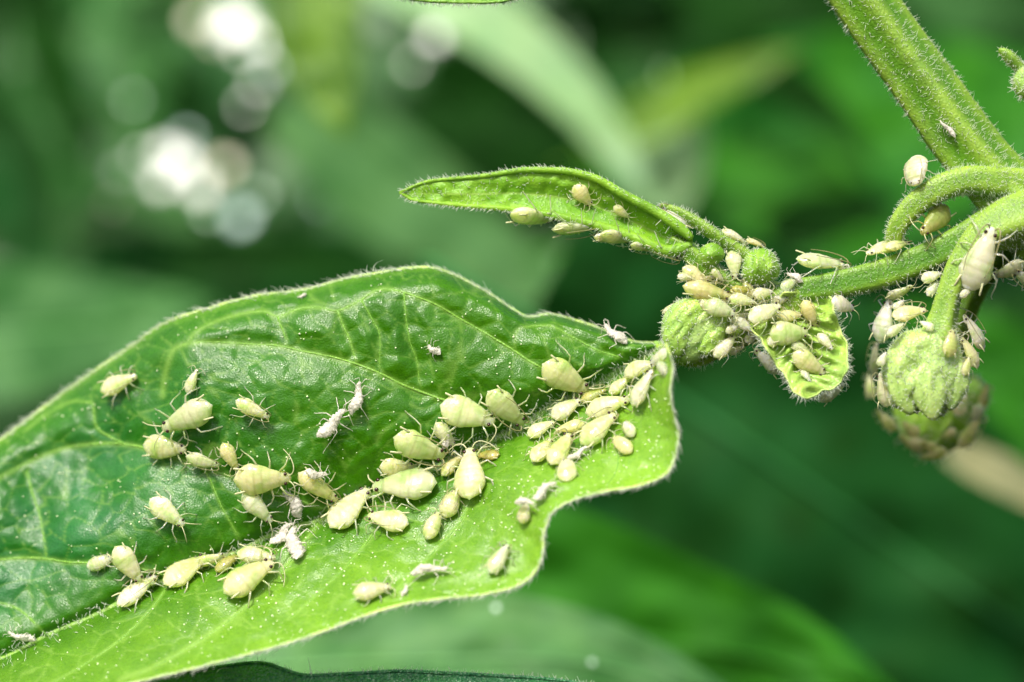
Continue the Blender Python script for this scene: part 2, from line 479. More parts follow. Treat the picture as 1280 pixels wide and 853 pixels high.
# along the midrib, dense near the stalk
mp = catmull(MID, 3)
for q in mp:
    for rep in range(5 if q[0] > 560 else 2):
        if q[0] < -20: continue
        h, nn = shot(leafbvh, q[0] + rng.normal(0, 9), q[1] + rng.normal(0, 7))
        if h is None: continue
        hair(hb, h, nn + rvec() * 0.7, 0.05 + 0.06 * rng.random(), rvec() * 0.5, 0.006)
tag(hb.build('leaf_hair', M['hair'], leaf), kind='stuff')
sb = MB()
cnt = 0
while cnt < 1050:
    x = rng.uniform(0, 850); yy = rng.uniform(335, 850)
    h, nn = shot(leafbvh, x, yy)
    if h is None: continue
    ml = np.interp(x, mp[::-1, 0], mp[::-1, 1])
    low = yy > ml
    keep = 0.9 if (low and x > 330) else 0.45 if low else 0.22
    if x > 600 and low: keep = 1
    keep *= 0.25 + 1.3 * max(0.0, float(vnoise(np.array([x / 28]), np.array([yy / 28]), 77)[0]) + 0.25)
    if rng.random() > keep: continue
    cnt += 1
    dot(sb, h + nn * 0.006, 0.006 + 0.009 * rng.random() ** 2)
tag(sb.build('glint_speck', M['speck'], leaf), kind='stuff')
# dotted rows of specks along the veins
# ------------------------------------------------------------------ stems and stalks of the shoot
def hairs_on(mb_src, name, parent, count, ln, rad=0.0055, lean=0.5, facing=True, dirv=None):
    """short curved hairs scattered over a mesh in the making"""
    v = [Vector(p) for p in mb_src.v]
    F = mb_src.f
    ar = []
    for q in F:
        a = (v[q[1]] - v[q[0]]).cross(v[q[2]] - v[q[0]]).length
        ar.append(a)
    cs = np.cumsum(ar); hbm = MB(); made = 0; tries = 0
    while made < count and tries < count * 6:
        tries += 1
        q = F[int(np.searchsorted(cs, rng.random() * cs[-1]))]
        a, b, c = v[q[0]], v[q[1]], v[q[2]]
        s, t = rng.random(), rng.random()
        if len(q) == 4:
            d4 = v[q[3]]; p = (a * (1 - s) + b * s) * (1 - t) + (d4 * (1 - s) + c * s) * t
        else:
            if s + t > 1: s, t = 1 - s, 1 - t
            p = a + (b - a) * s + (c - a) * t
        nn = (b - a).cross(c - a)
        if nn.length < 1e-9: continue
        nn.normalize()
        view = (p - CAM).normalized()
        if facing and nn.dot(view) > 0.25: continue
        made += 1
        hair(hbm, p, nn + rvec() * lean, ln * (0.6 + 0.7 * rng.random()), (dirv or Vector((0, 0, 0))) * 0.6 + rvec() * 0.6, rad)
    return tag(hbm.build(name, M['hair'], parent), kind='stuff')

def stalk(name, pts, label=None, nhair=600, ln=0.075, ridges=5, ridge=0.10, tone0=0.3, tone1=0.6, mat='stem', n=30, phase=0.4, grain=0.015, slim=0.9):
    """pts: (px, py, depth, radius in px)"""
    c = catmull(pts, 4.0)
    pth = [P(q[0], q[1], q[2]) for q in c]; rad = [q[3] / 100 * slim for q in c]
    m = len(pth)
    T, A, B = frames(pth)
    mbb = MB(); v = []; f = []; tn = []; vn = []
    sd = rng.integers(0, 60)
    for i in range(m):
        for k in range(n):
            th = 2 * math.pi * k / n
            rg = math.cos(ridges * (th + phase))
            lump = float(vnoise(np.array([i * 0.22]), np.array([k * 0.45]), int(sd))[0])
            r = rad[i] * (1 + ridge * max(rg, -0.4) + grain * lump)
            v.append(pth[i] + (A[i] * math.cos(th) + B[i] * math.sin(th)) * r)
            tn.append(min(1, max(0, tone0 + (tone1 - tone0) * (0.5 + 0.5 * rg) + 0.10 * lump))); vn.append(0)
    for i in range(m - 1):
        for k in range(n):
            a = i * n + k; b = i * n + (k + 1) % n
            f.append((a, a + n, b + n, b))
    v.append(pth[0] - T[0] * rad[0] * 0.3); v.append(pth[-1] + T[-1] * rad[-1] * 0.3); tn += [tone1] * 2; vn += [0] * 2
    for k in range(n):
        f.append((m * n, k, (k + 1) % n)); f.append((m * n + 1, (m - 1) * n + (k + 1) % n, (m - 1) * n + k))
    mbb.add(v, f)
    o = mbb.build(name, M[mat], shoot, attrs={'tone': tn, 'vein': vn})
    if label: o['label'] = label
    PLANT.append(o)
    if nhair:
        hf = MB(); hf.v = mbb.v; hf.f = [tuple(reversed(q)) for q in mbb.f]
        hairs_on(hf, 'stem_hair', o, int(nhair * 1.0), ln * 0.6, 0.0042)
    return o

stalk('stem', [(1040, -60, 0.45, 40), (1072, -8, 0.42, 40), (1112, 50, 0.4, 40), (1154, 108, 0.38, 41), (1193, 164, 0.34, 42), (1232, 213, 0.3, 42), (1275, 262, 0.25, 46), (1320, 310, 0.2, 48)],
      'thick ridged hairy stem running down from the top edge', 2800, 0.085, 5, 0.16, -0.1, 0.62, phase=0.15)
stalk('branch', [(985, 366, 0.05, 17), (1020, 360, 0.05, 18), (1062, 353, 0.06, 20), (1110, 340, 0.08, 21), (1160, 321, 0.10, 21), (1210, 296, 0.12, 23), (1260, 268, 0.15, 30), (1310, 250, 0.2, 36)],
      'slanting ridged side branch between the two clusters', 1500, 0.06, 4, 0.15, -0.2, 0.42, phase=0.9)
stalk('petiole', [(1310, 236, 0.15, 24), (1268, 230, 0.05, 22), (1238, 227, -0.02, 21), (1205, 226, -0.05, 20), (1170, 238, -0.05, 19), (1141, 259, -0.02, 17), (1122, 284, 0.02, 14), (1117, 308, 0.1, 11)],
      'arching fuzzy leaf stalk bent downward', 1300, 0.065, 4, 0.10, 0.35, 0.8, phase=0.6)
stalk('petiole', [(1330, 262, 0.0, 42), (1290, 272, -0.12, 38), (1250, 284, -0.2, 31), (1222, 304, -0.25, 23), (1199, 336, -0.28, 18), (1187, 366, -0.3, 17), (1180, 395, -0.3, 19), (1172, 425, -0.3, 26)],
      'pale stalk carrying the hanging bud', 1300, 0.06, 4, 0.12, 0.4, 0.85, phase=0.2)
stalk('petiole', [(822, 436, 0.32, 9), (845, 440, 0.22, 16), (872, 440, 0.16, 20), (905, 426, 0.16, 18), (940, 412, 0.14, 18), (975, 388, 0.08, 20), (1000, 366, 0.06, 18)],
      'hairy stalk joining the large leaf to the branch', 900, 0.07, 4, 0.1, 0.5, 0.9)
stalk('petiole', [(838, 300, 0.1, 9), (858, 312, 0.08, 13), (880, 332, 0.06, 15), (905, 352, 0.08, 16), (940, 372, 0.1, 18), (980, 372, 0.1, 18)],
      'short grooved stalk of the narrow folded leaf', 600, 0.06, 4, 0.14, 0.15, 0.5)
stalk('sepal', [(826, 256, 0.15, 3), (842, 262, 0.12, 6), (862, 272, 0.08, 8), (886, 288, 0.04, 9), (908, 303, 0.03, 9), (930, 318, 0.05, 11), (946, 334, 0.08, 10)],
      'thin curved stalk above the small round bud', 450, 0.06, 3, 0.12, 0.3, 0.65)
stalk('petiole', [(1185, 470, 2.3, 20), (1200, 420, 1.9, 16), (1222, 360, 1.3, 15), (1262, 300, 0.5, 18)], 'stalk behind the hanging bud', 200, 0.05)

# ------------------------------------------------------------------ buds and young leaves of the shoot
def inward(outline, n, m):
    o = resample(outline + [outline[0]], n + 1)[:-1]
    c = o.mean(0)
    return o, c

def pillow(name, outline, y0, front, back, label=None, fn=None, tone=(0.4, 0.8), nhair=400, ln=0.05, n=72, m=20, mat='bud', seed=3, centre=None, par=None, power=0.5):
    o, c = inward(outline, n, m)
    if centre: c = np.array(centre)
    v = []; tn = []; vn = []; f = []
    for sgn, dep in ((-1, front), (1, back)):
        for j in range(m + 1):
            if sgn > 0 and j == 0: continue
            r = math.sin((1 - j / m) * math.pi / 2)
            for k in range(n):
                q = c + (o[k] - c) * r
                z = max(0.0, 1 - r * r) ** power
                nz = float(vnoise(np.array([q[0] / 9]), np.array([q[1] / 9]), seed)[0])
                ex, tx, vx = fn(q[0], q[1], k / n, r) if fn else (0, 0, 0)
                yy = y0 + sgn * dep * z + (sgn * (0.008 * nz + ex) if j else 0)
                v.append(P(q[0], q[1], yy)); tn.append(min(1, max(0, tone[0] + (tone[1] - tone[0]) * (0.5 + 0.5 * nz) + tx))); vn.append(vx)
    R1 = (m + 1) * n
    for j in range(m):
        for k in range(n):
            a = j * n + k; b = j * n + (k + 1) % n
            f.append((a, b, b + n, a + n))
    # back: ring 0 shares the front's outline
    def bi(j, k): return k if j == 0 else R1 + (j - 1) * n + k
    for j in range(m):
        for k in range(n):
            k2 = (k + 1) % n
            f.append((bi(j, k), bi(j + 1, k), bi(j + 1, k2), bi(j, k2)))
    b = MB(); b.add(v, f)
    # consistent outward direction
    ob = b.build(name, M[mat], par or shoot, attrs={'tone': tn, 'vein': vn})
    if label: ob['label'] = label
    PLANT.append(ob)
    if nhair:
        bf = MB(); bf.v = b.v; bf.f = [tuple(reversed(q)) for q in b.f] if facing_flip(b) else b.f
        hairs_on(bf, 'bud_hair', ob, nhair, ln)
    return ob

def facing_flip(b):
    v = [Vector(p) for p in b.v]
    c = sum(v, Vector()) / len(v)
    s = 0
    for q in b.f[::7]:
        nn = (v[q[1]] - v[q[0]]).cross(v[q[2]] - v[q[0]]); s += nn.dot(v[q[0]] - c)
    return s < 0

def circ(cx, cy, r, ry=None, wob=0.04, n=14, ph=0.0):
    ry = ry or r
    return [(cx + r * math.cos(t) * (1 + wob * math.sin(3 * t + ph)), cy + ry * math.sin(t) * (1 + wob * math.cos(2 * t + ph))) for t in [2 * math.pi * i / n for i in range(n)]]

def ridges(freq, amp, ang, tonek=0.2):
    ca, sa = math.cos(ang), math.sin(ang)
    def fn(x, y, u, r):
        s = (x * ca + y * sa)
        w = math.sin(s * freq + 1.5 * math.sin(y * 0.07) + 0.9 * math.sin(x * 0.19 + y * 0.05)) * (0.6 + 0.4 * math.sin(x * 0.11 - y * 0.16))
        return amp * w * (1 - r ** 4), tonek * w, 0
    return fn

# swelling at the node
pillow('node', circ(930, 385, 66, 44, 0.06), 0.14, 0.10, 0.14, 'green swelling where stalks and buds meet', None, (0.25, 0.6), 500, 0.06)
pillow('bud', circ(950, 334, 24, 25, 0.09, ph=0.7), -0.02, 0.24, 0.24, 'round green bud with fine ribs', ridges(0.42, 0.022, 0.2, 0.16), (0.0, 0.5), 260, 0.035, mat='young', power=0.62)
pillow('bud', circ(889, 319, 16, 15, 0.09, ph=2.0), -0.05, 0.15, 0.15, 'tiny glossy yellow green bud', ridges(0.4, 0.014, 1.2, 0.1), (0.0, 0.5), 50, 0.03, mat='young', power=0.62)
pillow('young_leaf', [(826, 418), (829, 396), (843, 379), (862, 372), (884, 374), (900, 383), (910, 398), (906, 416), (898, 432), (882, 446), (866, 455), (848, 452), (834, 438)],
       -0.02, 0.22, 0.2, 'rolled pale young leaf with hairy ribs above the large leaf', ridges(0.42, 0.014, 0.9, 0.12), (0.5, 0.9), 380, 0.04)

pillow('leaf_fold', [(828, 424), (834, 398), (850, 379), (868, 373), (882, 382), (876, 402), (864, 424), (852, 446), (838, 442)], -0.16, 0.12, 0.10, 'outer fold of the rolled young leaf', ridges(0.5, 0.014, 0.9, 0.12), (0.55, 1.0), 160, 0.035, n=48, m=12, seed=23, mat='young')
pillow('leaf_fold', [(872, 440), (880, 414), (896, 392), (908, 398), (908, 416), (900, 432), (886, 446)], -0.16, 0.10, 0.10, 'inner fold of the rolled young leaf', ridges(0.5, 0.014, 0.9, 0.12), (0.5, 0.95), 120, 0.035, n=40, m=10, seed=29, mat='young')

def cup(name, outline, y0, depth, label, tone, mat='young', thick=0.05, n=90, m=26, nhair=500, axis=None, seed=5, tilt=0.0, cy=None, lip=0.0):
    """hollow young leaf, open towards the lens, with a thick rim"""
    o, c = inward(outline, n, m)
    for k in range(n):        # ragged, wavy outline
        u = 2 * math.pi * k / n
        o[k] = c + (o[k] - c) * (1 + 0.028 * math.sin(7 * u + 1) + 0.022 * math.sin(13 * u + 2.2) + 0.012 * math.sin(23 * u))
    v = []; tn = []; vn = []; f = []
    cyy = cy if cy else c[1]
    for lay in (0, 1):
        for j in range(m + 1):
            r = 1 - j / m
            for k in range(n):
                q = c + (o[k] - c) * r
                nz = float(vnoise(np.array([q[0] / 8]), np.array([q[1] / 8]), seed)[0])
                nb = float(vnoise(np.array([q[0] / 22]), np.array([q[1] / 22]), seed + 1)[0])
                dep = depth * (1 - r ** 2.2) + r ** 3 * 0.075 * math.sin(5 * 2 * math.pi * k / n + 0.6) + r ** 3 * 0.04 * math.sin(11 * 2 * math.pi * k / n) - lip * max(0, (r - 0.85) / 0.15) ** 2
                vd = 0.0
                if axis is not None:
                    (x0, y0_), (x1, y1_) = axis
                    L = math.hypot(x1 - x0, y1_ - y0_); dd = abs((q[0] - x0) * (y1_ - y0_) - (q[1] - y0_) * (x1 - x0)) / L
                    vd = math.exp(-(dd / 2.4) ** 2) * 0.7 * (1 - r ** 3); dep += 0.05 * math.exp(-(dd / 7) ** 2)
                    al = ((q[0] - x0) * (x1 - x0) + (q[1] - y0_) * (y1_ - y0_)) / L
                    fold = math.sin((al - dd * 0.8) * 0.36)
                    dep += 0.045 * fold * (1 - r ** 6); vd = max(vd, 0.6 * max(0.0, fold) ** 10)
                yy = y0 + dep + tilt * (q[1] - cyy) / 100 + 0.018 * nz + 0.15 * nb * min(1.0, (1 - r) * 3 + 0.35) + lay * thick * (0.25 + 0.75 * (1 - r ** 6))
                v.append(P(q[0], q[1], yy)); vn.append(vd)
                tn.append(min(1, max(0, tone[0] + (tone[1] - tone[0]) * (0.35 + 0.5 * r ** 3 + 0.25 * nz))))
    R1 = (m + 1) * n
    for lay in (0, 1):
        for j in range(m):
            for k in range(n):
                a = lay * R1 + j * n + k; b = lay * R1 + j * n + (k + 1) % n
                f.append((a, b, b + n, a + n) if lay == 0 else (a, a + n, b + n, b))
    for k in range(n):
        k2 = (k + 1) % n
        f.append((k, R1 + k, R1 + k2, k2))
    b = MB(); b.add(v, f)
    ob = b.build(name, M[mat], shoot, attrs={'tone': tn, 'vein': vn})
    ob['label'] = label
    PLANT.append(ob)
    # rim tube and hairs
    rb = MB(); ring = [Vector(b.v[k]) for k in range(n)] + [Vector(b.v[0])]
    tube(rb, ring, [0.014] * len(ring), 7, cap=False)
    rb.build('margin', M['vein'], ob, attrs={'tone': [0.95] * rb.n, 'vein': [0] * rb.n})
    hb2 = MB(); cc = P(c[0], c[1], y0)
    for k in range(n):
        for rep in range(nhair // n + 1):
            p = ring[k].lerp(ring[k + 1], rng.random())
            d = (p - cc).normalized()
            hair(hb2, p, d + rvec() * 0.6, 0.04 + 0.045 * rng.random(), rvec() * 0.7, 0.0055)
    tag(hb2.build('leaf_hair', M['hair'], ob), kind='stuff')
    return ob

cup('young_leaf', [(938, 406), (950, 396), (966, 384), (980, 370), (1000, 365), (1020, 363), (1038, 376), (1048, 405), (1056, 430), (1061, 452), (1054, 472), (1040, 484), (1023, 494), (1003, 496), (988, 482), (973, 458), (957, 434), (943, 416)],
    -0.28, 0.17, 'cupped bright young leaf holding several aphids', (0.45, 0.95), axis=((975, 385), (1010, 490)), nhair=450, tilt=-0.25)
def hang_fn(x, y, u, r):
    low = max(0.0, min(1, (y - 455) / 50))
    w = math.sin((x - 1100) * 0.21 + 1.3 * math.sin(x * 0.06) + 0.02 * (y - 460))
    lump = float(vnoise(np.array([x / 17.0]), np.array([y / 22.0]), 71)[0]) * 0.07 * (1 - r ** 4)
    return lump + 0.07 * w * low * (1 - r ** 6) + 0.004 * math.sin(x * 0.55 + math.sin(y * 0.2)), 0.14 * w * low + lump * 2.0, 0
hang = pillow('bud', [(1162, 408), (1146, 412), (1129, 416), (1113, 434), (1102, 454), (1104, 474), (1111, 490), (1114, 506), (1125, 511), (1133, 505), (1139, 512), (1146, 518), (1153, 511), (1160, 519), (1169, 523), (1180, 519), (1186, 509), (1194, 511), (1203, 498), (1210, 476), (1206, 455), (1200, 432), (1194, 410), (1178, 404)],
       -0.32, 0.30, 0.2, 'hanging pale green bud with ruffled lower edge', hang_fn, (0.6, 0.95), 1100, 0.035, n=110, m=26)
for ol_, yy_, lb_ in (([(1108, 468), (1122, 452), (1140, 456), (1150, 480), (1147, 504), (1140, 519), (1126, 513), (1112, 494)], -0.48, 'left ruffled lobe of the hanging bud'),
                     ([(1178, 462), (1194, 448), (1207, 456), (1212, 478), (1203, 500), (1188, 514), (1178, 498)], -0.46, 'right ruffled lobe of the hanging bud'),
                     ([(1138, 470), (1156, 452), (1176, 462), (1184, 486), (1178, 512), (1168, 526), (1154, 518), (1142, 500)], -0.56, 'middle ruffled lobe of the hanging bud')):
    pillow('lobe', ol_, yy_, 0.10, 0.12, lb_, ridges(0.35, 0.016, 0.1, 0.12), (0.55, 1.0), 130, 0.03, n=48, m=12, seed=19)
pillow('bud', [(1112, 500), (1120, 530), (1130, 552), (1148, 566), (1164, 574), (1190, 563), (1210, 550), (1224, 532), (1232, 508), (1235, 486), (1222, 470), (1190, 464), (1150, 470), (1122, 478)],
       2.3, 0.35, 0.35, 'second darker bud behind the hanging bud', ridges(0.25, 0.03, 0.3, 0.2), (0.1, 0.6), 200, 0.06, mat='young')

# ---- narrow folded leaf pointing left
NT = [(500, 241), (520, 232), (542, 226), (605, 220), (652, 213), (690, 213), (714, 215), (746, 224), (774, 240), (796, 252), (824, 267), (850, 285), (866, 300)]
NB = [(500, 241), (510, 247), (520, 251), (574, 257), (630, 261), (655, 264), (699, 271), (746, 282), (792, 297), (815, 307), (833, 314), (848, 312), (866, 304)]
n_u = 150
a = resample(NT, n_u); b_ = resample(NB, n_u)
nvv = 44
rows = []
for j in range(nvv + 1):
    t = j / nvv
    rows.append(b_ * (1 - t) + a * t)
Rn = np.array(rows); qx, qy = Rn[..., 0], Rn[..., 1]
tt = (np.linspace(0, 1, nvv + 1)[:, None]) * np.ones((1, n_u)); uu = np.linspace(0, 1, n_u)[None, :] * np.ones((nvv + 1, 1))
hol = np.clip((uu - 0.22) / 0.35, 0, 1)
vall = 0.42
prof = np.where(tt < vall, tt / vall, (1 - tt) / (1 - vall))
yn = 0.22 - 0.25 * uu + hol * (0.15 * prof ** 0.8) + 0.02 * vnoise(qx / 9, qy / 9, 31) + 0.02
yn -= 0.06 * np.exp(-((tt - 1) / 0.10) ** 2) * np.clip((uu - 0.5) * 4, 0, 1)
yn -= 0.10 * np.exp(-((tt - 0.72) / 0.16) ** 2) * hol * 0.5
tn = np.clip(0.40 + 0.25 * vnoise(qx / 14, qy / 14, 33) + 0.45 * np.exp(-((tt) / 0.12) ** 2) + 0.4 * np.exp(-((1 - tt) / 0.12) ** 2), 0, 1)
vn = 0.5 * np.exp(-((tt - vall) / 0.03) ** 2)
Vn = Pn(qx, qy, yn)
ix = np.arange((nvv + 1) * n_u).reshape(nvv + 1, n_u)
fc = np.stack([ix[:-1, :-1], ix[:-1, 1:], ix[1:, 1:], ix[1:, :-1]], -1).reshape(-1, 4)
nb = MB(); nb.v = [tuple(p) for p in Vn.reshape(-1, 3)]; nb.f = [tuple(q) for q in fc.tolist()]
nleaf = nb.build('young_leaf', M['narrow'], shoot, attrs={'tone': tn.ravel(), 'vein': vn.ravel()})
nleaf['label'] = 'narrow folded young leaf pointing left above the large leaf'
PLANT.append(nleaf)
hb3 = MB()
for k, r0, r1 in ((0, 0.035, 0.085), (nvv, 0.030, 0.075)):
    pth = [Vector(p) for p in Vn[k]]
    rb = MB(); n = len(pth)
    tube(rb, pth[::2], [0.02 + (r1 - 0.02) * (i / (n / 2)) ** 1.2 * min(1, (n / 2 - i) / 6 + 0.3) for i in range(len(pth[::2]))], 10)
    rb.build('margin', M['narrow'], nleaf, attrs={'tone': [0.75] * rb.n, 'vein': [0.0] * rb.n})
    for i in range(n - 1):
        for rep in range(2):
            p = pth[i].lerp(pth[i + 1], rng.random())
            rr = 0.02 + (r1 - 0.02) * (i / n) ** 1.2
            d = Vector((rng.normal(-0.2, 0.3), rng.normal(-0.5, 0.5), (1 if k else -1) * rng.uniform(0.3, 1))).normalized()
            hair(hb3, p + d * rr * 0.9, d, 0.025 + 0.028 * rng.random(), Vector((-0.5, 0, 0)) + rvec() * 0.4, 0.0055)
for i in range(350):
    u = rng.integers(2, n_u - 2); j = rng.integers(1, nvv)
    p = Vector(Vn[j, u]); d = Vector((rng.normal(0, 0.5), -1, rng.normal(0, 0.5)))
    hair(hb3, p, d, 0.03 + 0.02 * rng.random(), rvec() * 0.6, 0.0045)
tag(hb3.build('leaf_hair', M['hair'], nleaf), kind='stuff')

# three clear grains on the thick stem
# ------------------------------------------------------------------ other leaves near the plane of focus
def margin_hairs(mbx, pts, outd, dens, ln):
    for i in range(len(pts) - 1):
        for rep in range(dens):
            p = pts[i].lerp(pts[i + 1], rng.random())
            hair(mbx, p, outd + rvec() * 0.5, ln * (0.5 + 0.8 * rng.random()), rvec() * 0.6, 0.006)

M['darkleaf'] = leaf_material('dark_leaf_blade', (0.014, 0.115, 0.030), (0.05, 0.22, 0.08), (0.1, 0.2, 0.08), 0.1, 0.3, 0.8, 26, 0.6)
M['topleaf'] = leaf_material('top_leaf_blade', (0.05, 0.22, 0.02), (0.2, 0.42, 0.06), (0.2, 0.4, 0.1), 0.2, 0.4, 0.5, 28)

def sheet(name, edge, down, label, mat, y0, y1, group=None, hairs=4, ln=0.06, outd=Vector((0, 0, 1)), tone=0.3, cat='leaf'):
    """leaf of which the photograph shows one edge: edge polyline and a far edge, curved between"""
    e = resample(edge, 90); d = resample(down, 90)
    n2 = 30; vv2 = []; ff = []; tn2 = []
    for j in range(n2 + 1):
        t = j / n2
        q = e * (1 - t) + d * t
        yy = y0 + (y1 - y0) * t ** 1.3 - 0.12 * math.sin(t * math.pi) + 0.04 * vnoise(q[:, 0] / 25, q[:, 1] / 25, 44)
        pp = Pn(q[:, 0], q[:, 1], yy)
        vv2 += [tuple(p) for p in pp]; tn2 += list(np.clip(tone + 0.3 * vnoise(q[:, 0] / 16, q[:, 1] / 16, 45) + 0.4 * (1 - t) ** 8, 0, 1))
    for j in range(n2):
        for k in range(89):
            a0 = j * 90 + k; ff.append((a0, a0 + 1, a0 + 91, a0 + 90))
    root = empty(name, P(down[len(down) // 2][0], down[len(down) // 2][1], y1))
    tag(root, label, cat, group)
    b = MB(); b.add(vv2, ff); ob = b.build('blade', M[mat], root, attrs={'tone': tn2, 'vein': [0] * len(tn2)})
    pts = [Vector(p) for p in vv2[:90]]
    rb = MB(); tube(rb, pts, [0.022] * 90, 7); rb.build('margin', M[mat], root, attrs={'tone': [0.9] * rb.n, 'vein': [0] * rb.n})
    hm = MB(); margin_hairs(hm, pts, outd, hairs, ln)
    return root, hm

r1, hm = sheet('leaf', [(150, 862), (200, 846), (260, 836), (310, 829), (335, 830), (352, 836), (380, 844), (420, 843), (458, 841), (501, 839), (545, 841), (587, 843), (640, 846), (673, 848), (716, 853), (760, 862)],
               [(160, 980), (300, 1010), (450, 1020), (600, 1010), (750, 960)], 'dark crinkled leaf edge along the bottom with white hairs', 'darkleaf', -0.4, -1.0, hairs=4, ln=0.05)
hair(hm, P(389, 844, -0.5), Vector((-0.12, 0, 1)), 0.22, Vector((-0.05, 0, 0)), 0.008)
hair(hm, P(271, 840, -0.6), Vector((0.5, -0.3, 1)), 0.12, Vector((0.8, 0, -0.4)), 0.007)
tag(hm.build('leaf_hair', M['hair'], r1), kind='stuff')
r2, hm = sheet('leaf', [(490, -6), (515, -1), (545, 2), (580, 3), (610, 3), (632, 1), (655, -6)], [(470, -150), (540, -190), (600, -190), (680, -150)],
               'fuzzy leaf edge peeking in at the very top', 'topleaf', 0.1, 1.2, hairs=4, ln=0.05, outd=Vector((0, 0, -1)), tone=0.6)
tag(hm.build('leaf_hair', M['hair'], r2), kind='stuff')

# bud at the right edge
tipbud = empty('shoot_tip', P(1310, 110, 0.2))
tag(tipbud, 'small hairy bud with a pointed sepal at the right edge', 'bud')
save = shoot
shoot = tipbud
pillow('bud', circ(1286, 102, 20, 24, 0.05), 0.15, 0.2, 0.2, None, ridges(0.4, 0.012, 0.3), (0.35, 0.6), 260, 0.055)
stalk('sepal', [(1249, 62, 0.1, 3), (1256, 66, 0.1, 7), (1264, 73, 0.1, 9), (1274, 84, 0.12, 8), (1284, 96, 0.15, 6)], None, 160, 0.045, 3, 0.1, 0.3, 0.6)
stalk('stalk', [(1288, 112, 0.2, 9), (1304, 128, 0.2, 9), (1330, 150, 0.25, 10)], None, 60, 0.045, 4, 0.1, 0.3, 0.6)
shoot = save
PLANT_N = len(PLANT)

# ------------------------------------------------------------------ aphids
def body_mesh(name, seed, plump=1.0, nymph=False, shed=False):
    """one insect, head towards +x, length 1, feet at z = 0"""
    rs = random.Random(seed)
    if nymph:
        X = [-0.50, -0.47, -0.40, -0.28, -0.12, 0.05, 0.22, 0.36, 0.44, 0.49, 0.50]
        W = [0.004, 0.07, 0.16, 0.235, 0.265, 0.255, 0.215, 0.165, 0.125, 0.07, 0.004]
    else:
        X = [-0.50, -0.475, -0.44, -0.38, -0.27, -0.13, 0.04, 0.18, 0.28, 0.34, 0.39, 0.45, 0.485, 0.50]
        W = [0.006, 0.034, 0.094, 0.160, 0.220, 0.234, 0.200, 0.155, 0.122, 0.106, 0.104, 0.078, 0.046, 0.004]
    n = 18; m = 40
    xs = np.interp(np.linspace(0, 1, m) ** 1.0, np.linspace(0, 1, len(X)), X)
    p = catmull(list(zip(X, W)), 0.02)
    xs = np.linspace(-0.5, 0.5, m); xs = 0.5 * np.sin(xs * math.pi) * 0.5 + xs * 0.5
    xs = np.interp(np.linspace(0, 1, m), np.linspace(0, 1, m), xs)
    xs[0] = -0.5; xs[-1] = 0.5
    ws = np.maximum(np.interp(xs, p[:, 0], p[:, 1]), 0.004) * plump
    mbx = MB(); v = []; f = []; mark = []
    for i in range(m):
        x = xs[i]
        seg = 0.0 if shed else 0.016 * math.sin((x + 0.5) * 46) * max(0, 1 - abs(x + 0.1) / 0.4)
        zc = 0.235 + 0.03 * math.cos(x * 2.6) - (0.03 if x > 0.3 else 0) + (0.02 if x < -0.42 else 0)
        for k in range(n):
            th = 2 * math.pi * k / n
            wy = math.cos(th); wz = math.sin(th)
            h = 0.60 if wz > 0 else 0.56
            rr = ws[i] * (1 + seg)
            if not shed: rr *= 1 + 0.035 * math.sin(th * 2 + x * 9 + seed) * math.sin(x * 17 + seed * 1.7)
            if shed: rr *= 0.80 * (1 + 0.42 * rs.uniform(-1, 1))
            # lateral margin of the abdomen a little pinched
            bend = (0.05 * math.sin(x * 7 + seed), 0.05 * math.sin(x * 9 + seed * 2)) if shed else (0, 0)
            v.append(Vector((x, bend[0] + wy * rr * (1.03 if abs(wz) < 0.4 else 1), zc + bend[1] + wz * rr * h * (0.7 if shed else 1))))
            mk = 0.0
            if not shed and wz > 0.3 and -0.36 < x < 0.3:
                mk = 0.34 * max(0, math.sin((x + 0.5) * 46 + 2.6)) ** 6
                mk = max(mk, 0.30 * math.exp(-((abs(wy * rr) - 0.075) / 0.018) ** 2))
            mark.append(mk)
    for i in range(m - 1):
        for k in range(n):
            a0 = i * n + k; b0 = i * n + (k + 1) % n
            f.append((a0, a0 + n, b0 + n, b0))
    f.append(tuple(range(n))); f.append(tuple(reversed(range((m - 1) * n, m * n))))
    mbx.add(v, f)
    # legs: coxa inside the body, knee out and up, foot on the ground
    sets = [(0.26, 0.10, 0.40, 0.24, 0.50, 0.36), (0.13, 0.13, 0.17, 0.31, 0.10, 0.46), (0.00, 0.14, -0.16, 0.33, -0.42, 0.42)]
    for s in (-1, 1):
        for (bx, by, kx, ky, fx, fy) in sets:
            j = lambda q=0.05: rs.uniform(-q, q)
            k = 0.78 if nymph else 1.0
            root = Vector((bx, s * by * 0.7, 0.20))
            knee = Vector((bx + (kx - bx) * k + j(), s * (by + (ky - by) * k + j(0.03)), 0.30 + j(0.04)))
            foot = Vector((bx + (fx - bx) * k + j(0.08), s * (by + (fy - by) * k + j(0.06)), 0.0))
            if shed: foot += Vector((j(0.25), j(0.2), 0.05)); knee += Vector((j(0.1), j(0.1), j(0.1)))
            toe = foot + Vector(((fx - kx) * 0.12, s * 0.03, -0.004))
            pts = [root, root.lerp(knee, 0.5) + Vector((0, 0, 0.012)), knee, knee.lerp(foot, 0.35) + Vector((0, s * 0.012, 0.01)), foot.lerp(knee, 0.2), foot, toe]
            q = 0.85 if shed else 1
            tube(mbx, pts, [0.017 * q, 0.018 * q, 0.0145 * q, 0.012 * q, 0.0105 * q, 0.010 * q, 0.007], 6)
    if shed:
        for s in (-1, 1):
            pts = [Vector((0.46, s * 0.04, 0.24)), Vector((0.60, s * (0.1 + rs.random() * 0.1), 0.28)), Vector((0.72 - rs.random() * 0.3, s * 0.3, 0.24))]
            tube(mbx, pts, [0.012, 0.010, 0.006], 5)
    mark += [0.25] * (mbx.n - len(mark))
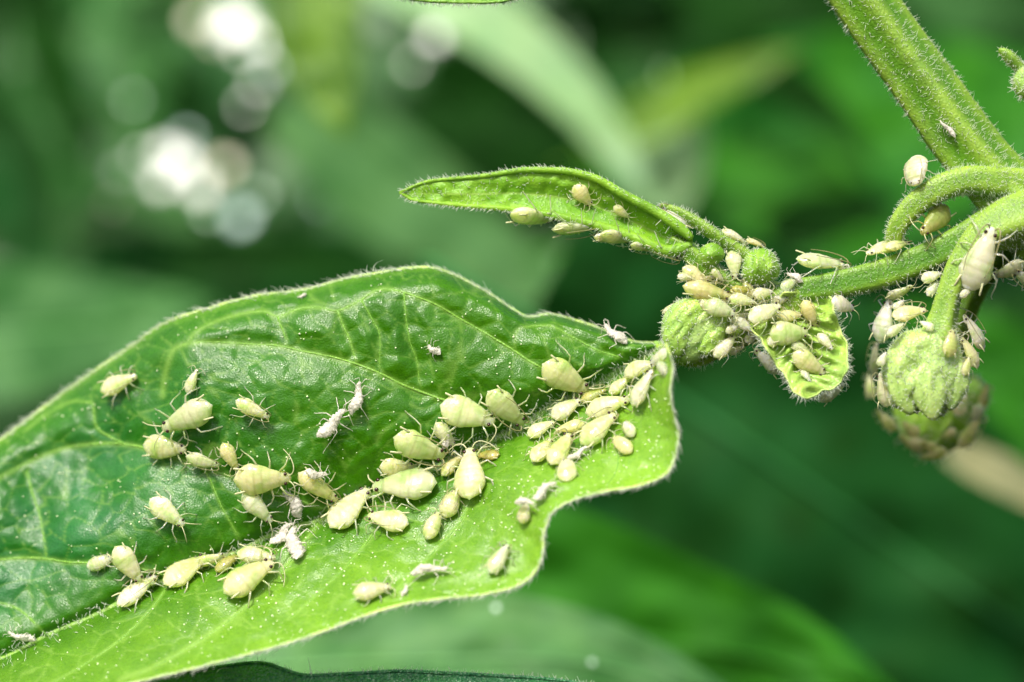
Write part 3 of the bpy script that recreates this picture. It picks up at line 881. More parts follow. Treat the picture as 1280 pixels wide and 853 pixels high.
    me = bpy.data.meshes.new(name); me.from_pydata(mbx.v, [], mbx.f)
    a0 = me.attributes.new('mark', 'FLOAT', 'POINT'); a0.data.foreach_set('value', np.array(mark, dtype=np.float32))
    me.polygons.foreach_set('use_smooth', [True] * len(me.polygons))
    me.materials.append(M['skin'] if shed else M['aphid']); me.update()
    return me

def part_mesh(name, fn, mat):
    b = MB(); fn(b)
    me = bpy.data.meshes.new(name); me.from_pydata(b.v, [], b.f); me.polygons.foreach_set('use_smooth', [True] * len(me.polygons))
    me.materials.append(mat); me.update(); return me

BODY = [body_mesh('aphid_body', 100 + i, (0.96, 1.04, 1.0, 0.9, 1.08)[i]) for i in range(5)]
NYMPH = [body_mesh('aphid_nymph_body', 200 + i, (0.92, 1.0)[i], nymph=True) for i in range(2)]
SHED = [body_mesh('shed_skin', 300 + i, 1.0, shed=True) for i in range(4)]
EYE = [part_mesh('eye', lambda b, s=s: dot(b, Vector((0.405, s * 0.078, 0.268)), 0.034), M['eye']) for s in (-1, 1)]
CORN = [part_mesh('cornicle', lambda b, s=s: tube(b, [Vector((-0.22, s * 0.155, 0.29)), Vector((-0.33, s * 0.185, 0.345)), Vector((-0.46, s * 0.205, 0.37))], [0.022, 0.017, 0.015], 7), M['limb']) for s in (-1, 1)]
def ant(b, s, q):
    if q == 0:   # swept back over the body
        pts = [(0.47, 0.045, 0.25), (0.52, 0.09, 0.29), (0.44, 0.15, 0.36), (0.22, 0.19, 0.41), (0.0, 0.20, 0.43), (-0.2, 0.17, 0.44)]
    elif q == 1:  # held out
        pts = [(0.47, 0.045, 0.25), (0.54, 0.10, 0.28), (0.56, 0.2, 0.28), (0.5, 0.34, 0.22), (0.38, 0.46, 0.16)]
    else:        # forward
        pts = [(0.47, 0.045, 0.25), (0.56, 0.09, 0.28), (0.68, 0.17, 0.26), (0.78, 0.26, 0.18)]
    c = catmull([(x, s * y_, z) for x, y_, z in pts], 0.04)
    tube(b, [Vector(q_) for q_ in c], [0.0125 - 0.006 * i / len(c) for i in range(len(c))], 5)
ANT = [[part_mesh('antenna', lambda b, s=s, q=q: ant(b, s, q), M['antenna'] if q == 0 else M['limb']) for s in (-1, 1)] for q in range(3)]

plant_bvh = []
def make_bvh():
    V = []; F = []
    for o in PLANT:
        off = len(V); mw = Vector(o.location)
        q = o.parent
        while q: mw += q.location; q = q.parent
        V += [Vector(v.co) + mw for v in o.data.vertices]
        F += [tuple(i + off for i in p.vertices) for p in o.data.polygons]
    return BVHTree.FromPolygons(V, F)
PB = make_bvh()

def surf(x, yy, ymax=1.2):
    h, nn = shot(PB, x, yy)
    if h is None or h.y > ymax: return None, None
    return h, nn

PALE = (0.84, 0.83, 0.52); CREAM = (0.87, 0.84, 0.60); YEL = (0.84, 0.78, 0.43); GRN = (0.75, 0.80, 0.47); OLIVE = (0.52, 0.52, 0.15); WHITE = (0.90, 0.87, 0.68); AMBER = (0.60, 0.52, 0.13)
KEYS = {'p': PALE, 'c': CREAM, 'y': YEL, 'g': GRN, 'o': OLIVE, 'w': WHITE, 'a': AMBER}
acount = [0]
def pose(hx, hy, tx, ty, up=None, y=None, lift=0.0, ymax=1.2, hmul=1.0):
    cx, cy_ = (hx + tx) / 2, (hy + ty) / 2
    h = nn = None
    if y is None:
        acc = []
        for t in (0.5, 0.3, 0.7, 0.15, 0.85):
            q, m_ = surf(tx + (hx - tx) * t, ty + (hy - ty) * t, ymax)
            if q is not None: acc.append((q, m_))
        if acc:
            h0, _ = acc[0]
            yy = sum(q.y for q, _ in acc) / len(acc)
            h = P(cx, cy_, min(yy, acc[0][0].y + 0.05)); nn = sum((m_ for _, m_ in acc), Vector()).normalized()
    if h is None: h = P(cx, cy_, y if y is not None else -0.1)
    if up is not None:
        a = math.radians(up[0]); u = Vector((math.cos(a), -up[1], math.sin(a))).normalized()
    else:
        u = (nn if nn else Vector((0, -1, 0.3)).normalized()) * 0.65 + Vector((0, -1, 0.15)) * 0.35
        u.normalize()
    ix, iz = (hx - tx) / 100, -(hy - ty) / 100
    L2 = math.hypot(ix, iz)
    if abs(u.y) > 0.3:
        dy = -(ix * u.x + iz * u.z) / u.y; dy = max(-0.7 * L2, min(0.7 * L2, dy))
    else: dy = 0
    d = Vector((ix, dy, iz)); L = d.length; d.normalize()
    u = (u - d * u.dot(d)).normalized()
    s = u.cross(d)
    return h, d, s, u, L

def place(me, name, h, d, s, u, L, width, lift, hk=1.0):
    o = bpy.data.objects.new(name, me); COL.objects.link(o)
    loc = h + u * lift * L
    o.matrix_world = Matrix(((d.x * L, s.x * L * width, u.x * L * hk, loc.x), (d.y * L, s.y * L * width, u.y * L * hk, loc.y), (d.z * L, s.z * L * width, u.z * L * hk, loc.z), (0, 0, 0, 1)))
    return o

def aphid(hx, hy, tx, ty, label, col='p', w=1.0, up=None, y=None, nymph=False, lift=-0.02, group='pale aphids on the plant', q=None, ymax=1.2):
    i = acount[0]; acount[0] += 1
    h, d, s, u, L = pose(hx, hy, tx, ty, up, y, lift, ymax)
    if y is not None or up is not None: lift = lift - 0.23      # given depth is the depth of the body's middle
    me = NYMPH[i % 2] if nymph else BODY[i % 5]
    o = place(me, 'aphid', h, d, s, u, L, w * random.uniform(0.92, 1.08), lift, random.uniform(0.85, 1.1))
    c = KEYS[col]; k = random.uniform(0.86, 1.06)
    o.color = (min(0.9, c[0] * k * random.uniform(0.97, 1.03)), min(0.9, c[1] * k), min(0.9, c[2] * k * random.uniform(0.85, 1.15)), 1)
    tag(o, label, 'aphid', group)
    qq = q if q is not None else (0, 1, 2, 0, 1)[i % 5]
    kids = [('eye', EYE[0]), ('eye', EYE[1]), ('antenna', ANT[qq][0]), ('antenna', ANT[qq][1])]
    if not nymph: kids += [('cornicle', CORN[0]), ('cornicle', CORN[1])]
    for nm, m_ in kids:
        ch = bpy.data.objects.new(nm, m_); COL.objects.link(ch); ch.parent = o
        ch.color = o.color
        if nymph and nm == 'eye': ch.location = (0.0, 0.0, 0.0)
    return o

scount = [0]
def shed(hx, hy, tx, ty, label, w=0.8, up=None, y=None, lift=0.0):
    i = scount[0]; scount[0] += 1
    h, d, s, u, L = pose(hx, hy, tx, ty, up, y, lift)
    o = place(SHED[i % 4], 'shed_skin', h, d, s, u, L, w, lift - (0.2 if y is not None else 0))
    tag(o, label, 'shed skin', 'white shed aphid skins')
    return o

# on the large leaf, from the left
aphid(177, 471, 130, 493, 'lone aphid nearest the upper left leaf margin')
aphid(249, 462, 236, 493, 'small slim aphid standing upright above the large one at upper left', w=0.85)
aphid(206, 537, 273, 506, 'large plump aphid in the upper left group pointing down left', 'g', w=1.05)
aphid(339, 522, 296, 500, 'aphid alone right of the upper left group under the curved vein', w=1.0)
aphid(238, 561, 182, 556, 'horizontal aphid just under the large upper left one', w=1.1)
aphid(277, 581, 234, 569, 'small aphid between the horizontal one and the upright yellow one', w=0.9)
aphid(299, 588, 280, 552, 'narrow steep aphid above the wide horizontal one', 'y', w=0.95)
aphid(233, 659, 189, 626, 'aphid alone on the glossy part of the blade', 'c', w=1.05)
aphid(142, 698, 110, 710, 'small aphid leftmost in the trio at the lower left', w=1.1, nymph=True)
aphid(180, 727, 146, 682, 'topmost large aphid in the trio at the lower left', w=1.05)
aphid(200, 727, 152, 765, 'lowest aphid in the trio at the lower left, on the midrib', 'p', w=1.05)
aphid(262, 703, 209, 739, 'aphid on the midrib with a smaller aphid resting on its head', w=1.15)
aphid(281, 688, 243, 699, 'small aphid leaning on a bigger one along the midrib', 'c', w=0.9, lift=0.1)
aphid(297, 698, 272, 719, 'tiny amber aphid between two midrib pairs', 'o', nymph=True)
aphid(343, 709, 283, 749, 'large aphid at the lower end of the right midrib pair', 'p', w=1.0)
aphid(349, 705, 299, 701, 'smaller aphid at the upper side of the right midrib pair', 'c', w=0.95, lift=0.12)
aphid(367, 594, 294, 596, 'wide horizontal aphid left of the speckled one', 'p', w=1.0)
aphid(340, 653, 303, 616, 'aphid left of the clump of three shed skins', w=1.0)
aphid(422, 624, 373, 588, 'aphid carrying a white shed skin on its back', 'y', w=1.0)
aphid(464, 618, 417, 668, 'large aphid across the midrib pointing up right', 'p', w=1.15)
aphid(462, 649, 515, 660, 'aphid below the biggest one with its head to the left', 'p', w=1.1)
aphid(468, 617, 552, 613, 'biggest aphid, lying level in the middle of the leaf', 'g', w=0.98)
aphid(518, 582, 473, 582, 'small level aphid above the biggest one', 'p', w=1.1)
aphid(556, 568, 491, 543, 'large aphid left of the midrib below the twin aphids', 'g', w=1.1)
aphid(549, 644, 535, 678, 'lowest small aphid in the line under the upright one', w=1.1, nymph=True)
aphid(571, 616, 557, 650, 'middle small aphid in the line under the upright one', 'y', w=1.1, nymph=True)
aphid(591, 566, 592, 631, 'upright pear shaped aphid with head at top on the midrib', 'p', w=1.15)
aphid(580, 574, 555, 601, 'small aphid touching the left side of the upright one', 'y', w=0.95)
aphid(596, 573, 627, 572, 'amber olive aphid behind the head of the upright one', 'a', w=1.1)
aphid(619, 529, 549, 509, 'large greenish aphid with a white skin at its left end', 'g', w=1.15)
aphid(655, 528, 609, 485, 'steep greenish aphid near the middle of the blade by the midrib', 'g', w=1.1)
aphid(567, 557, 543, 527, 'small aphid half hidden under a white shed skin above the midrib', 'p', w=0.95)
aphid(735, 486, 677, 451, 'big bare aphid alone on the dark blade above the right cluster', 'g', w=1.2)
aphid(760, 491, 728, 507, 'greenish aphid at the upper edge of the right cluster', 'o', w=1.1)
aphid(729, 505, 692, 529, 'upper left aphid of the right cluster', 'p', w=1.1)
aphid(695, 531, 661, 550, 'leftmost aphid of the right cluster', 'p', w=1.1)
aphid(696, 542, 733, 534, 'thin yellow aphid in the middle of the right cluster', 'y', w=0.9)
aphid(692, 554, 667, 583, 'lower left aphid of the right cluster', 'p', w=1.1)
aphid(714, 548, 690, 588, 'broad aphid beside the lower left one in the right cluster', 'p', w=1.15)
aphid(710, 578, 709, 606, 'round aphid at the bottom of the right cluster', 'p', w=1.3, nymph=True)
aphid(772, 522, 729, 562, 'big aphid in the centre of the right cluster with green back', 'g', w=1.1)
aphid(791, 503, 737, 522, 'long aphid above the centre of the right cluster', 'p', w=1.05)
aphid(793, 474, 765, 497, 'small aphid at the top of the right cluster', 'p', w=1.0)
aphid(821, 465, 797, 511, 'big pale aphid at the right end of the right cluster', 'c', w=1.05)
aphid(824, 459, 786, 472, 'aphid lying on the stalk end of the midrib', 'c', w=1.0)
aphid(783, 529, 795, 547, 'tiny round aphid right of the cluster centre', 'p', nymph=True, w=1.15)
aphid(769, 549, 792, 568, 'small egg shaped aphid below the tiny round one', 'y', nymph=True, w=1.1)
aphid(818, 457, 842, 441, 'pale aphid where the large leaf meets its stalk', 'c', w=1.1)
aphid(838, 470, 826, 454, 'small aphid on the right leaf margin under the stalk', 'c', nymph=True, w=1.0)
aphid(660, 631, 655, 656, 'round aphid near the lower margin wearing a shed skin', 'y', nymph=True, w=1.3)
aphid(636, 684, 613, 720, 'aphid alone on the bright lobe of the lower margin', 'p', w=1.1)
aphid(490, 737, 442, 747, 'aphid alone on the lowest edge of the blade', 'p', w=1.05)

# under and on the narrow folded leaf
aphid(694, 275, 638, 266, 'leftmost aphid hanging under the narrow leaf', 'g', 1.0, up=(-85, 0.35), y=0.16)
aphid(747, 284, 689, 287, 'second aphid hanging under the narrow leaf with long feelers', 'g', 1.0, up=(-85, 0.4), y=0.10)
aphid(790, 303, 750, 293, 'third aphid hanging under the narrow leaf', 'p', 1.0, up=(-80, 0.4), y=0.08)
aphid(850, 325, 806, 304, 'glassy aphid under the base of the narrow leaf', 'w', 0.9, up=(-75, 0.3), y=0.05)
aphid(740, 256, 718, 230, 'yellowish aphid inside the fold of the narrow leaf', 'y', 1.15)
aphid(788, 271, 768, 256, 'small yellowish aphid deep in the narrow leaf fold', 'y', 1.1)
aphid(824, 262, 864, 286, 'glassy aphid between narrow leaf and thin curved stalk', 'w', 1.0, up=(50, 0.5), y=0.1)
# the node cluster
aphid(933, 303, 901, 288, 'aphid on top of the thin curved stalk', 'p', 0.9, up=(62, 0.3), y=0.05)
aphid(956, 309, 932, 300, 'small aphid peeping over the round bud', 'y', 0.9, up=(70, 0.3), y=0.12)
aphid(919, 349, 916, 312, 'aphid squeezed left of the round bud', 'c', 1.0, y=-0.06)
aphid(886, 356, 853, 334, 'upper left aphid of the node crowd', 'y', 1.1, y=-0.1)
aphid(915, 371, 853, 358, 'largest aphid of the node crowd lying level', 'y', 0.95, y=-0.16)
aphid(920, 394, 880, 379, 'aphid with dark lines above the rolled young leaf', 'g', 1.1, y=-0.3)
aphid(944, 378, 911, 373, 'small green aphid in the centre of the node crowd', 'g', 1.1, y=-0.24)
aphid(967, 364, 940, 369, 'small aphid below the round bud', 'c', 1.1, y=-0.22)
aphid(938, 362, 912, 364, 'amber aphid under the left side of the round bud', 'a', 1.0, y=-0.14)
aphid(976, 381, 935, 400, 'whitish swollen aphid in the centre of the node crowd', 'w', 1.25, y=-0.34)
aphid(922, 407, 907, 416, 'tiny glassy aphid right of the rolled young leaf', 'w', 1.0, y=-0.24, nymph=True)
aphid(943, 414, 916, 398, 'aphid half covered beside the cupped young leaf', 'c', 1.0, y=-0.2)
aphid(920, 420, 892, 447, 'aphid hanging below the rolled young leaf', 'c', 0.95, y=-0.2)
aphid(846, 377, 827, 392, 'small aphid behind the top of the rolled young leaf', 'y', 0.9, up=(120, 0.3), y=0.1)
aphid(994, 350, 976, 362, 'glassy green aphid at the left end of the branch', 'g', 1.1, nymph=True, y=-0.16)
aphid(1008, 418, 958, 420, 'translucent green aphid flat inside the cupped leaf', 'g', 1.15)
aphid(1020, 408, 1004, 374, 'upright aphid at the top inside the cupped leaf', 'y', 1.05)
aphid(1004, 396, 968, 401, 'level aphid near the upper rim of the cupped leaf', 'y', 1.0)
aphid(1031, 467, 990, 440, 'lowest aphid inside the cupped leaf', 'y', 1.05)
aphid(1018, 452, 984, 430, 'aphid between the green and the lowest in the cupped leaf', 'g', 0.9)
aphid(942, 438, 978, 466, 'whitish round aphid hanging left of the cupped leaf', 'w', 1.2, up=(-135, 0.6), y=-0.12)
aphid(978, 462, 993, 483, 'small pale aphid under the left rim of the cupped leaf', 'c', 1.2, up=(-135, 0.6), y=-0.12, nymph=True)
aphid(1056, 481, 1024, 502, 'white aphid at the bottom tip of the cupped leaf', 'w', 1.1, up=(-60, 0.7), y=-0.2)
aphid(1069, 386, 1037, 377, 'pale aphid at the right rim of the cupped leaf', 'w', 1.15, up=(10, 0.8), y=-0.1)
for a_ in [(938, 392, 912, 402, 'small aphid between two bigger ones right of the rolled young leaf', 'c'), (897, 372, 872, 386, 'aphid tucked behind the level yellow one at the node', 'y'),
           (962, 384, 946, 372, 'small steep aphid above the whitish swollen one', 'c'), (948, 414, 930, 428, 'aphid under the whitish swollen one by the cupped leaf', 'w'),
           (930, 348, 938, 376, 'upright aphid just left below the round bud', 'y'), (893, 346, 872, 350, 'small aphid under the tiny glossy bud', 'y'),
           (908, 388, 898, 366, 'pale aphid standing steeply in the node crowd', 'p'), (930, 432, 908, 440, 'aphid on the stalk under the node crowd', 'c'),
           (972, 398, 952, 392, 'small aphid at the upper left rim of the cupped leaf', 'w'), (866, 350, 846, 346, 'leftmost small aphid of the node crowd', 'p')]:
    aphid(*a_[:5], a_[5], 1.05)
for a_ in [(905, 352, 890, 336, 'small aphid left of the squeezed one by the round bud', 'c'), (985, 372, 962, 376, 'aphid below the glassy green one at the branch end', 'c'),
           (1040, 440, 1022, 420, 'pale aphid on the right lobe of the cupped leaf', 'c'), (975, 418, 955, 434, 'pale aphid on the left wall of the cupped leaf', 'p'),
           (1012, 480, 1000, 466, 'small pale aphid near the bottom of the cupped leaf', 'c'), (1172, 352, 1158, 372, 'small pale aphid tucked beside the pale stalk', 'w'),
           (1130, 376, 1116, 388, 'small pale aphid under the branch left of the pale stalk', 'w')]:
    aphid(*a_[:5], a_[5], 1.05)
for a_ in [(1130, 404, 1108, 420, 'pale aphid on the upper left shoulder of the hanging bud', 'c'), (1108, 440, 1098, 458, 'small pale aphid on the left edge of the hanging bud', 'w'),
           (1150, 402, 1168, 412, 'pale aphid at the neck of the hanging bud beside its stalk', 'c'), (1212, 446, 1204, 470, 'small aphid on the right edge of the hanging bud', 'y')]:
    aphid(*a_[:5], a_[5], 1.05, y=-0.52)
for a_ in [(1128, 528, 1150, 546, 'blurred yellow aphid on the left face of the rear bud', 'y'), (1176, 548, 1196, 536, 'blurred yellow aphid on the middle face of the rear bud', 'y'),
           (1152, 552, 1172, 562, 'blurred yellow aphid low on the face of the rear bud', 'y'), (1216, 528, 1226, 504, 'blurred pale aphid on the right flank of the rear bud', 'c')]:
    aphid(*a_[:5], a_[5], 1.1, up=(-70, 2.5), y=1.72)
for a_ in [(722, 283, 694, 283, 'small aphid wedged between the two leftmost ones under the narrow leaf', 'c'), (770, 300, 742, 296, 'small aphid wedged between second and third under the narrow leaf', 'c'),
           (816, 312, 788, 305, 'pale aphid under the narrow leaf beside the glassy one', 'c')]:
    aphid(*a_[:5], a_[5], 1.0, up=(-85, 0.6), y=0.06)
aphid(1062, 330, 994, 323, 'large aphid standing on the branch in side view', 'c', 0.95, up=(78, 0.35), y=0.02, q=0)
aphid(1082, 315, 1122, 304, 'left aphid of the pair on the branch under the arching stalk', 'c', 0.95, up=(75, 0.4), y=0.0)
aphid(1138, 301, 1106, 311, 'right aphid of the pair on the branch under the arching stalk', 'p', 0.9, up=(80, 0.6), y=-0.06)
aphid(1150, 293, 1186, 258, 'olive aphid in the loop of the arching stalk', 'o', 0.95, up=(35, 0.8), y=-0.02)
aphid(1143, 232, 1147, 194, 'round white aphid on top of the arching stalk', 'w', 1.3, up=(140, 0.9), y=-0.12, nymph=True)
aphid(1241, 283, 1211, 362, 'largest white aphid on the pale right stalk', 'w', 0.98, q=0)
aphid(1238, 347, 1283, 329, 'white aphid right of the largest one at the right edge', 'w', 1.05, up=(-60, 0.9), y=-0.2)
aphid(1266, 340, 1300, 356, 'white aphid cut by the right edge', 'w', 1.0, up=(-60, 0.8), y=-0.1)
aphid(1178, 341, 1151, 350, 'small aphid between the branch and the pale stalk', 'c', 1.1, y=-0.16)
aphid(1158, 386, 1114, 395, 'large aphid left of the pale stalk with black eye', 'y', 1.2, up=(100, 1.2), y=-0.18, q=0)
aphid(1111, 374, 1100, 430, 'white aphid hanging at the left of the right cluster', 'w', 1.0, up=(170, 1.0), y=0.1)
aphid(1140, 358, 1108, 372, 'glassy aphid directly under the branch', 'w', 0.95, up=(-80, 0.6), y=0.0)
aphid(1095, 428, 1092, 470, 'blurred white aphid behind the left of the hanging bud', 'w', 0.9, up=(170, 0.6), y=1.0)
aphid(1187, 413, 1180, 448, 'small aphid on the neck of the hanging bud', 'y', 1.15)
aphid(1206, 393, 1232, 437, 'curled pale aphid at the upper right of the hanging bud', 'c', 1.05, up=(20, 0.7), y=-0.2)
aphid(1203, 421, 1224, 460, 'aphid below the curled one at right of the hanging bud', 'y', 1.05, up=(20, 0.9), y=-0.32)
aphid(1214, 360, 1200, 372, 'tiny aphid under the largest white one', 'w', 1.0, nymph=True, y=-0.42)
aphid(1100, 466, 1110, 510, 'aphid on the left flank of the hanging bud', 'p', 1.1, up=(190, 0.9), y=-0.2)
aphid(1085, 468, 1090, 500, 'blurred aphid at the left of the two buds', 'y', 1.0, up=(180, 0.7), y=1.6)
aphid(1094, 512, 1120, 540, 'blurred aphid on the left side of the rear bud', 'y', 1.0, up=(210, 1.2), y=1.75)
aphid(1123, 545, 1160, 562, 'blurred yellow aphid at the lower left of the rear bud', 'y', 1.1, up=(-110, 1.6), y=1.8)
aphid(1150, 574, 1184, 562, 'blurred yellow aphid at the bottom of the rear bud', 'y', 1.1, up=(-90, 1.6), y=1.8)
aphid(1227, 518, 1200, 562, 'blurred aphid on the lower right of the rear bud', 'y', 1.0, up=(-45, 1.6), y=1.8)
aphid(1208, 488, 1194, 521, 'blurred aphid on the face of the rear bud', 'y', 1.1, up=(45, 2.5), y=1.75)
aphid(1236, 480, 1224, 512, 'blurred aphid on the upper right rim of the rear bud', 'o', 1.0, up=(0, 1.4), y=1.85)

# shed skins
shed(451, 478, 440, 520, 'upper of two white shed skins on the dark blade', 0.75)
shed(434, 512, 398, 548, 'lower of two white shed skins on the dark blade', 0.75)
shed(535, 432, 552, 443, 'tiny white shed skin alone on the upper blade', 1.1)
shed(752, 412, 781, 436, 'white shed skin on the upper right margin', 0.9)
shed(356, 610, 378, 646, 'upper shed skin in the clump of three on the midrib', 0.9)
shed(368, 660, 342, 688, 'left shed skin in the clump of three on the midrib', 0.9)
shed(366, 664, 375, 706, 'lower shed skin in the clump of three on the midrib', 0.9)
shed(562, 715, 514, 722, 'white shed skin lying along the lower edge of the blade', 0.6)
shed(510, 734, 504, 748, 'small scrap of shed skin above the lower edge', 0.8)
shed(738, 563, 710, 580, 'slim white shed skin below the right cluster', 0.6)
shed(696, 605, 668, 628, 'ragged shed skin above the bend of the lower margin', 0.8)
shed(675, 632, 650, 631, 'shed skin lying on a round aphid', 0.8, lift=0.45)
shed(409, 592, 380, 588, 'shed skin lying on the back of an aphid', 0.9, lift=0.45)
shed(561, 536, 553, 560, 'shed skin hanging at the left end of a large aphid', 0.8, lift=0.3)
shed(10, 790, 45, 800, 'white shed skin at the lower left corner', 0.6)
shed(373, 374, 384, 369, 'speck of shed skin near the upper margin', 0.8)
shed(984, 341, 1004, 352, 'scrap of white shed skin between bud and branch', 0.9, y=-0.1)
shed(1176, 150, 1196, 172, 'clear grains of shed skin on the thick stem', 0.5)

# ------------------------------------------------------------------ background foliage
def bgmat(name, a, b, rough=0.45, trans=0.15, spec=0.4):
    return leaf_material(name, a, b, tuple(min(1, x * 1.8 + 0.02) for x in b), trans, rough, 0.35, 6.0, spec)
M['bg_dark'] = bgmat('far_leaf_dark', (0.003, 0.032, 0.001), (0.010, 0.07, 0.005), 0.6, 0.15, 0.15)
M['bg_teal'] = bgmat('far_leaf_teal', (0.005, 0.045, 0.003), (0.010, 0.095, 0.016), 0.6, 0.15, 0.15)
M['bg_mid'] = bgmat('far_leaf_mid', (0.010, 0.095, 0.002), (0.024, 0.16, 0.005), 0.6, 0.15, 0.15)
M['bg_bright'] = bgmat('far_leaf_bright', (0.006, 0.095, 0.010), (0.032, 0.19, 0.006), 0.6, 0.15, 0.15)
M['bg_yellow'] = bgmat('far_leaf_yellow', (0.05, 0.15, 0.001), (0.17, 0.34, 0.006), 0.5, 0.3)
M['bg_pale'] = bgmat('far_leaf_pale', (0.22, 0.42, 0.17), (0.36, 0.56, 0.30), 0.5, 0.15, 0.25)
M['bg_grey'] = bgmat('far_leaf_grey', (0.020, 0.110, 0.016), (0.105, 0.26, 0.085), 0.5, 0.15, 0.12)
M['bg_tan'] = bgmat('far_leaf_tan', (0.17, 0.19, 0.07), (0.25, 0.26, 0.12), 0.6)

DS = 1.45
def bleaf(spine, hw, d0, d1, tilt, mat, label, fold=0.12, shape=0.75, group='blurred leaves behind the shoot', name='leaf', tone=0.5, base=0.12):
    """whole leaf: spine in pixels from stalk to tip, half width in pixels, depths, cross tilt"""
    d0 = d0 * DS; d1 = d1 * DS
    n1, n2 = 60, 24
    c = resample(spine, n1)
    t = np.linspace(0, 1, n1)
    prof = np.maximum(np.sin(np.pi * np.clip(base + (1 - base) * t, 0, 1) ** shape) ** 0.8, 0.0)
    tg = np.gradient(c, axis=0); tg /= np.linalg.norm(tg, axis=1)[:, None]
    nrm = np.stack([tg[:, 1], -tg[:, 0]], -1)
    sgn = -1 if nrm[:, 1].mean() > 0 else 1
    nrm *= sgn                                        # points up in the picture
    v = []; tn = []; vn = []
    for j in range(n2 + 1):
        s = j / n2 * 2 - 1
        q = c + nrm * (hw * prof * s)[:, None]
        yy = d0 + (d1 - d0) * t + hw / 100 * s * tilt * prof - fold * hw / 100 * abs(s) * prof + 0.02 * hw / 100 * vnoise(t * 9, np.full(n1, s * 3.0), 51) * 6
        v.append(Pn(q[:, 0], q[:, 1], yy)); tn.append(np.clip(tone + 0.5 * vnoise(q[:, 0] / 50, q[:, 1] / 50, 52), 0, 1))
        lat = np.abs(((t * 7 - abs(s) * 0.8) % 1) - 0.5)
        vn.append(0.15 * np.exp(-(lat / 0.05) ** 2))
    V = np.array(v).reshape(-1, 3)
    ix = np.arange((n2 + 1) * n1).reshape(n2 + 1, n1)
    F = np.stack([ix[:-1, :-1], ix[:-1, 1:], ix[1:, 1:], ix[1:, :-1]], -1).reshape(-1, 4).tolist()
    root = empty(name, P(spine[0][0], spine[0][1], d0))
    tag(root, label, 'leaf', group)
    b = MB(); b.v = [tuple(p) for p in V]; b.f = [tuple(q) for q in F]; b.n = len(b.v)
    b.build('blade', M[mat], root, attrs={'tone': np.array(tn).ravel(), 'vein': np.array(vn).ravel()})
    r = MB(); mdl = [Vector(p) - Vector((0, 0.02, 0)) for p in V.reshape(n2 + 1, n1, 3)[n2 // 2]]
    st = mdl[0] + (mdl[0] - mdl[3]) * 3
    tube(r, [st] + mdl, [hw / 100 * 0.05] + [hw / 100 * (0.05 - 0.04 * i / n1) for i in range(n1)], 8)
    r.build('midrib', M[mat], root, attrs={'tone': [1.0] * r.n, 'vein': [0.6] * r.n})
    return root

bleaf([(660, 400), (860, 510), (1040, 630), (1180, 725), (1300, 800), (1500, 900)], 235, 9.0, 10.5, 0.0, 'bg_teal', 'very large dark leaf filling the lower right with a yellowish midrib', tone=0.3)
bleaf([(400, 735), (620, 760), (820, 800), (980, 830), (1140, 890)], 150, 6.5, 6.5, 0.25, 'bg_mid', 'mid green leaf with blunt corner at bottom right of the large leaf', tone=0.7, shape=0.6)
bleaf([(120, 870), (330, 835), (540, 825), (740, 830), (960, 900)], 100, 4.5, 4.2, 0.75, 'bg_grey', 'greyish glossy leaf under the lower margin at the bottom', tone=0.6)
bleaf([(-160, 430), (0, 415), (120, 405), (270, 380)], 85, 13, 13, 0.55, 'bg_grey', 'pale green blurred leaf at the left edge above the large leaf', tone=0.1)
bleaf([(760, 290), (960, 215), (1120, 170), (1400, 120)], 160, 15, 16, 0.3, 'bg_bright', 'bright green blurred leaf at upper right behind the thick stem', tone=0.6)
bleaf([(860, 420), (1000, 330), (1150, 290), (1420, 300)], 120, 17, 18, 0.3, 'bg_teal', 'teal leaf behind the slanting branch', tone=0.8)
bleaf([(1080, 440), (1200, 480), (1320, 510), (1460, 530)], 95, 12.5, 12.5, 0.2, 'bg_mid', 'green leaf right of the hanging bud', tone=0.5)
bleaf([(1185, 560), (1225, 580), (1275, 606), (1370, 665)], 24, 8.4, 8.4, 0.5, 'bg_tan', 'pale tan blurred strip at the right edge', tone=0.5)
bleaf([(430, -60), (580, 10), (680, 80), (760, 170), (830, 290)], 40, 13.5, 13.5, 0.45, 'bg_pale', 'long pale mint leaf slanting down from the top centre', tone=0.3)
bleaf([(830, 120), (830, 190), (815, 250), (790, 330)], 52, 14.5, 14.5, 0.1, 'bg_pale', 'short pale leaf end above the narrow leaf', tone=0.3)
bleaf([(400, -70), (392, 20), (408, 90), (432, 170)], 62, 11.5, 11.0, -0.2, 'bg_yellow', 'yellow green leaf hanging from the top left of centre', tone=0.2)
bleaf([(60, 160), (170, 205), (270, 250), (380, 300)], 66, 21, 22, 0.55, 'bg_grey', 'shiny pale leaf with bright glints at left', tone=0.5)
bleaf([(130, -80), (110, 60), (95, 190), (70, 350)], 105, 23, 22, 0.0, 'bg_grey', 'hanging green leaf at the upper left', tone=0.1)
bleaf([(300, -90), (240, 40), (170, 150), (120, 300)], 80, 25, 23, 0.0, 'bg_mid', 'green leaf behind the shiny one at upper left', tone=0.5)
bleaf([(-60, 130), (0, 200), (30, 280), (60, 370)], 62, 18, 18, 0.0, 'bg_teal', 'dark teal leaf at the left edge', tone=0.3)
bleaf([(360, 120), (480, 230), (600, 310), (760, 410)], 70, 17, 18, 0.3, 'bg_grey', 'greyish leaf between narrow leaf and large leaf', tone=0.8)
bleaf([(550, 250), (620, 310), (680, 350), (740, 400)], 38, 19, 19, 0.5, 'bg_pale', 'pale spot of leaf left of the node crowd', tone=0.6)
bleaf([(380, 330), (500, 300), (440, 180), (430, 60)], 70, 22, 22, 0.0, 'bg_grey', 'dull grey green leaf under the yellow green one', tone=0.4)
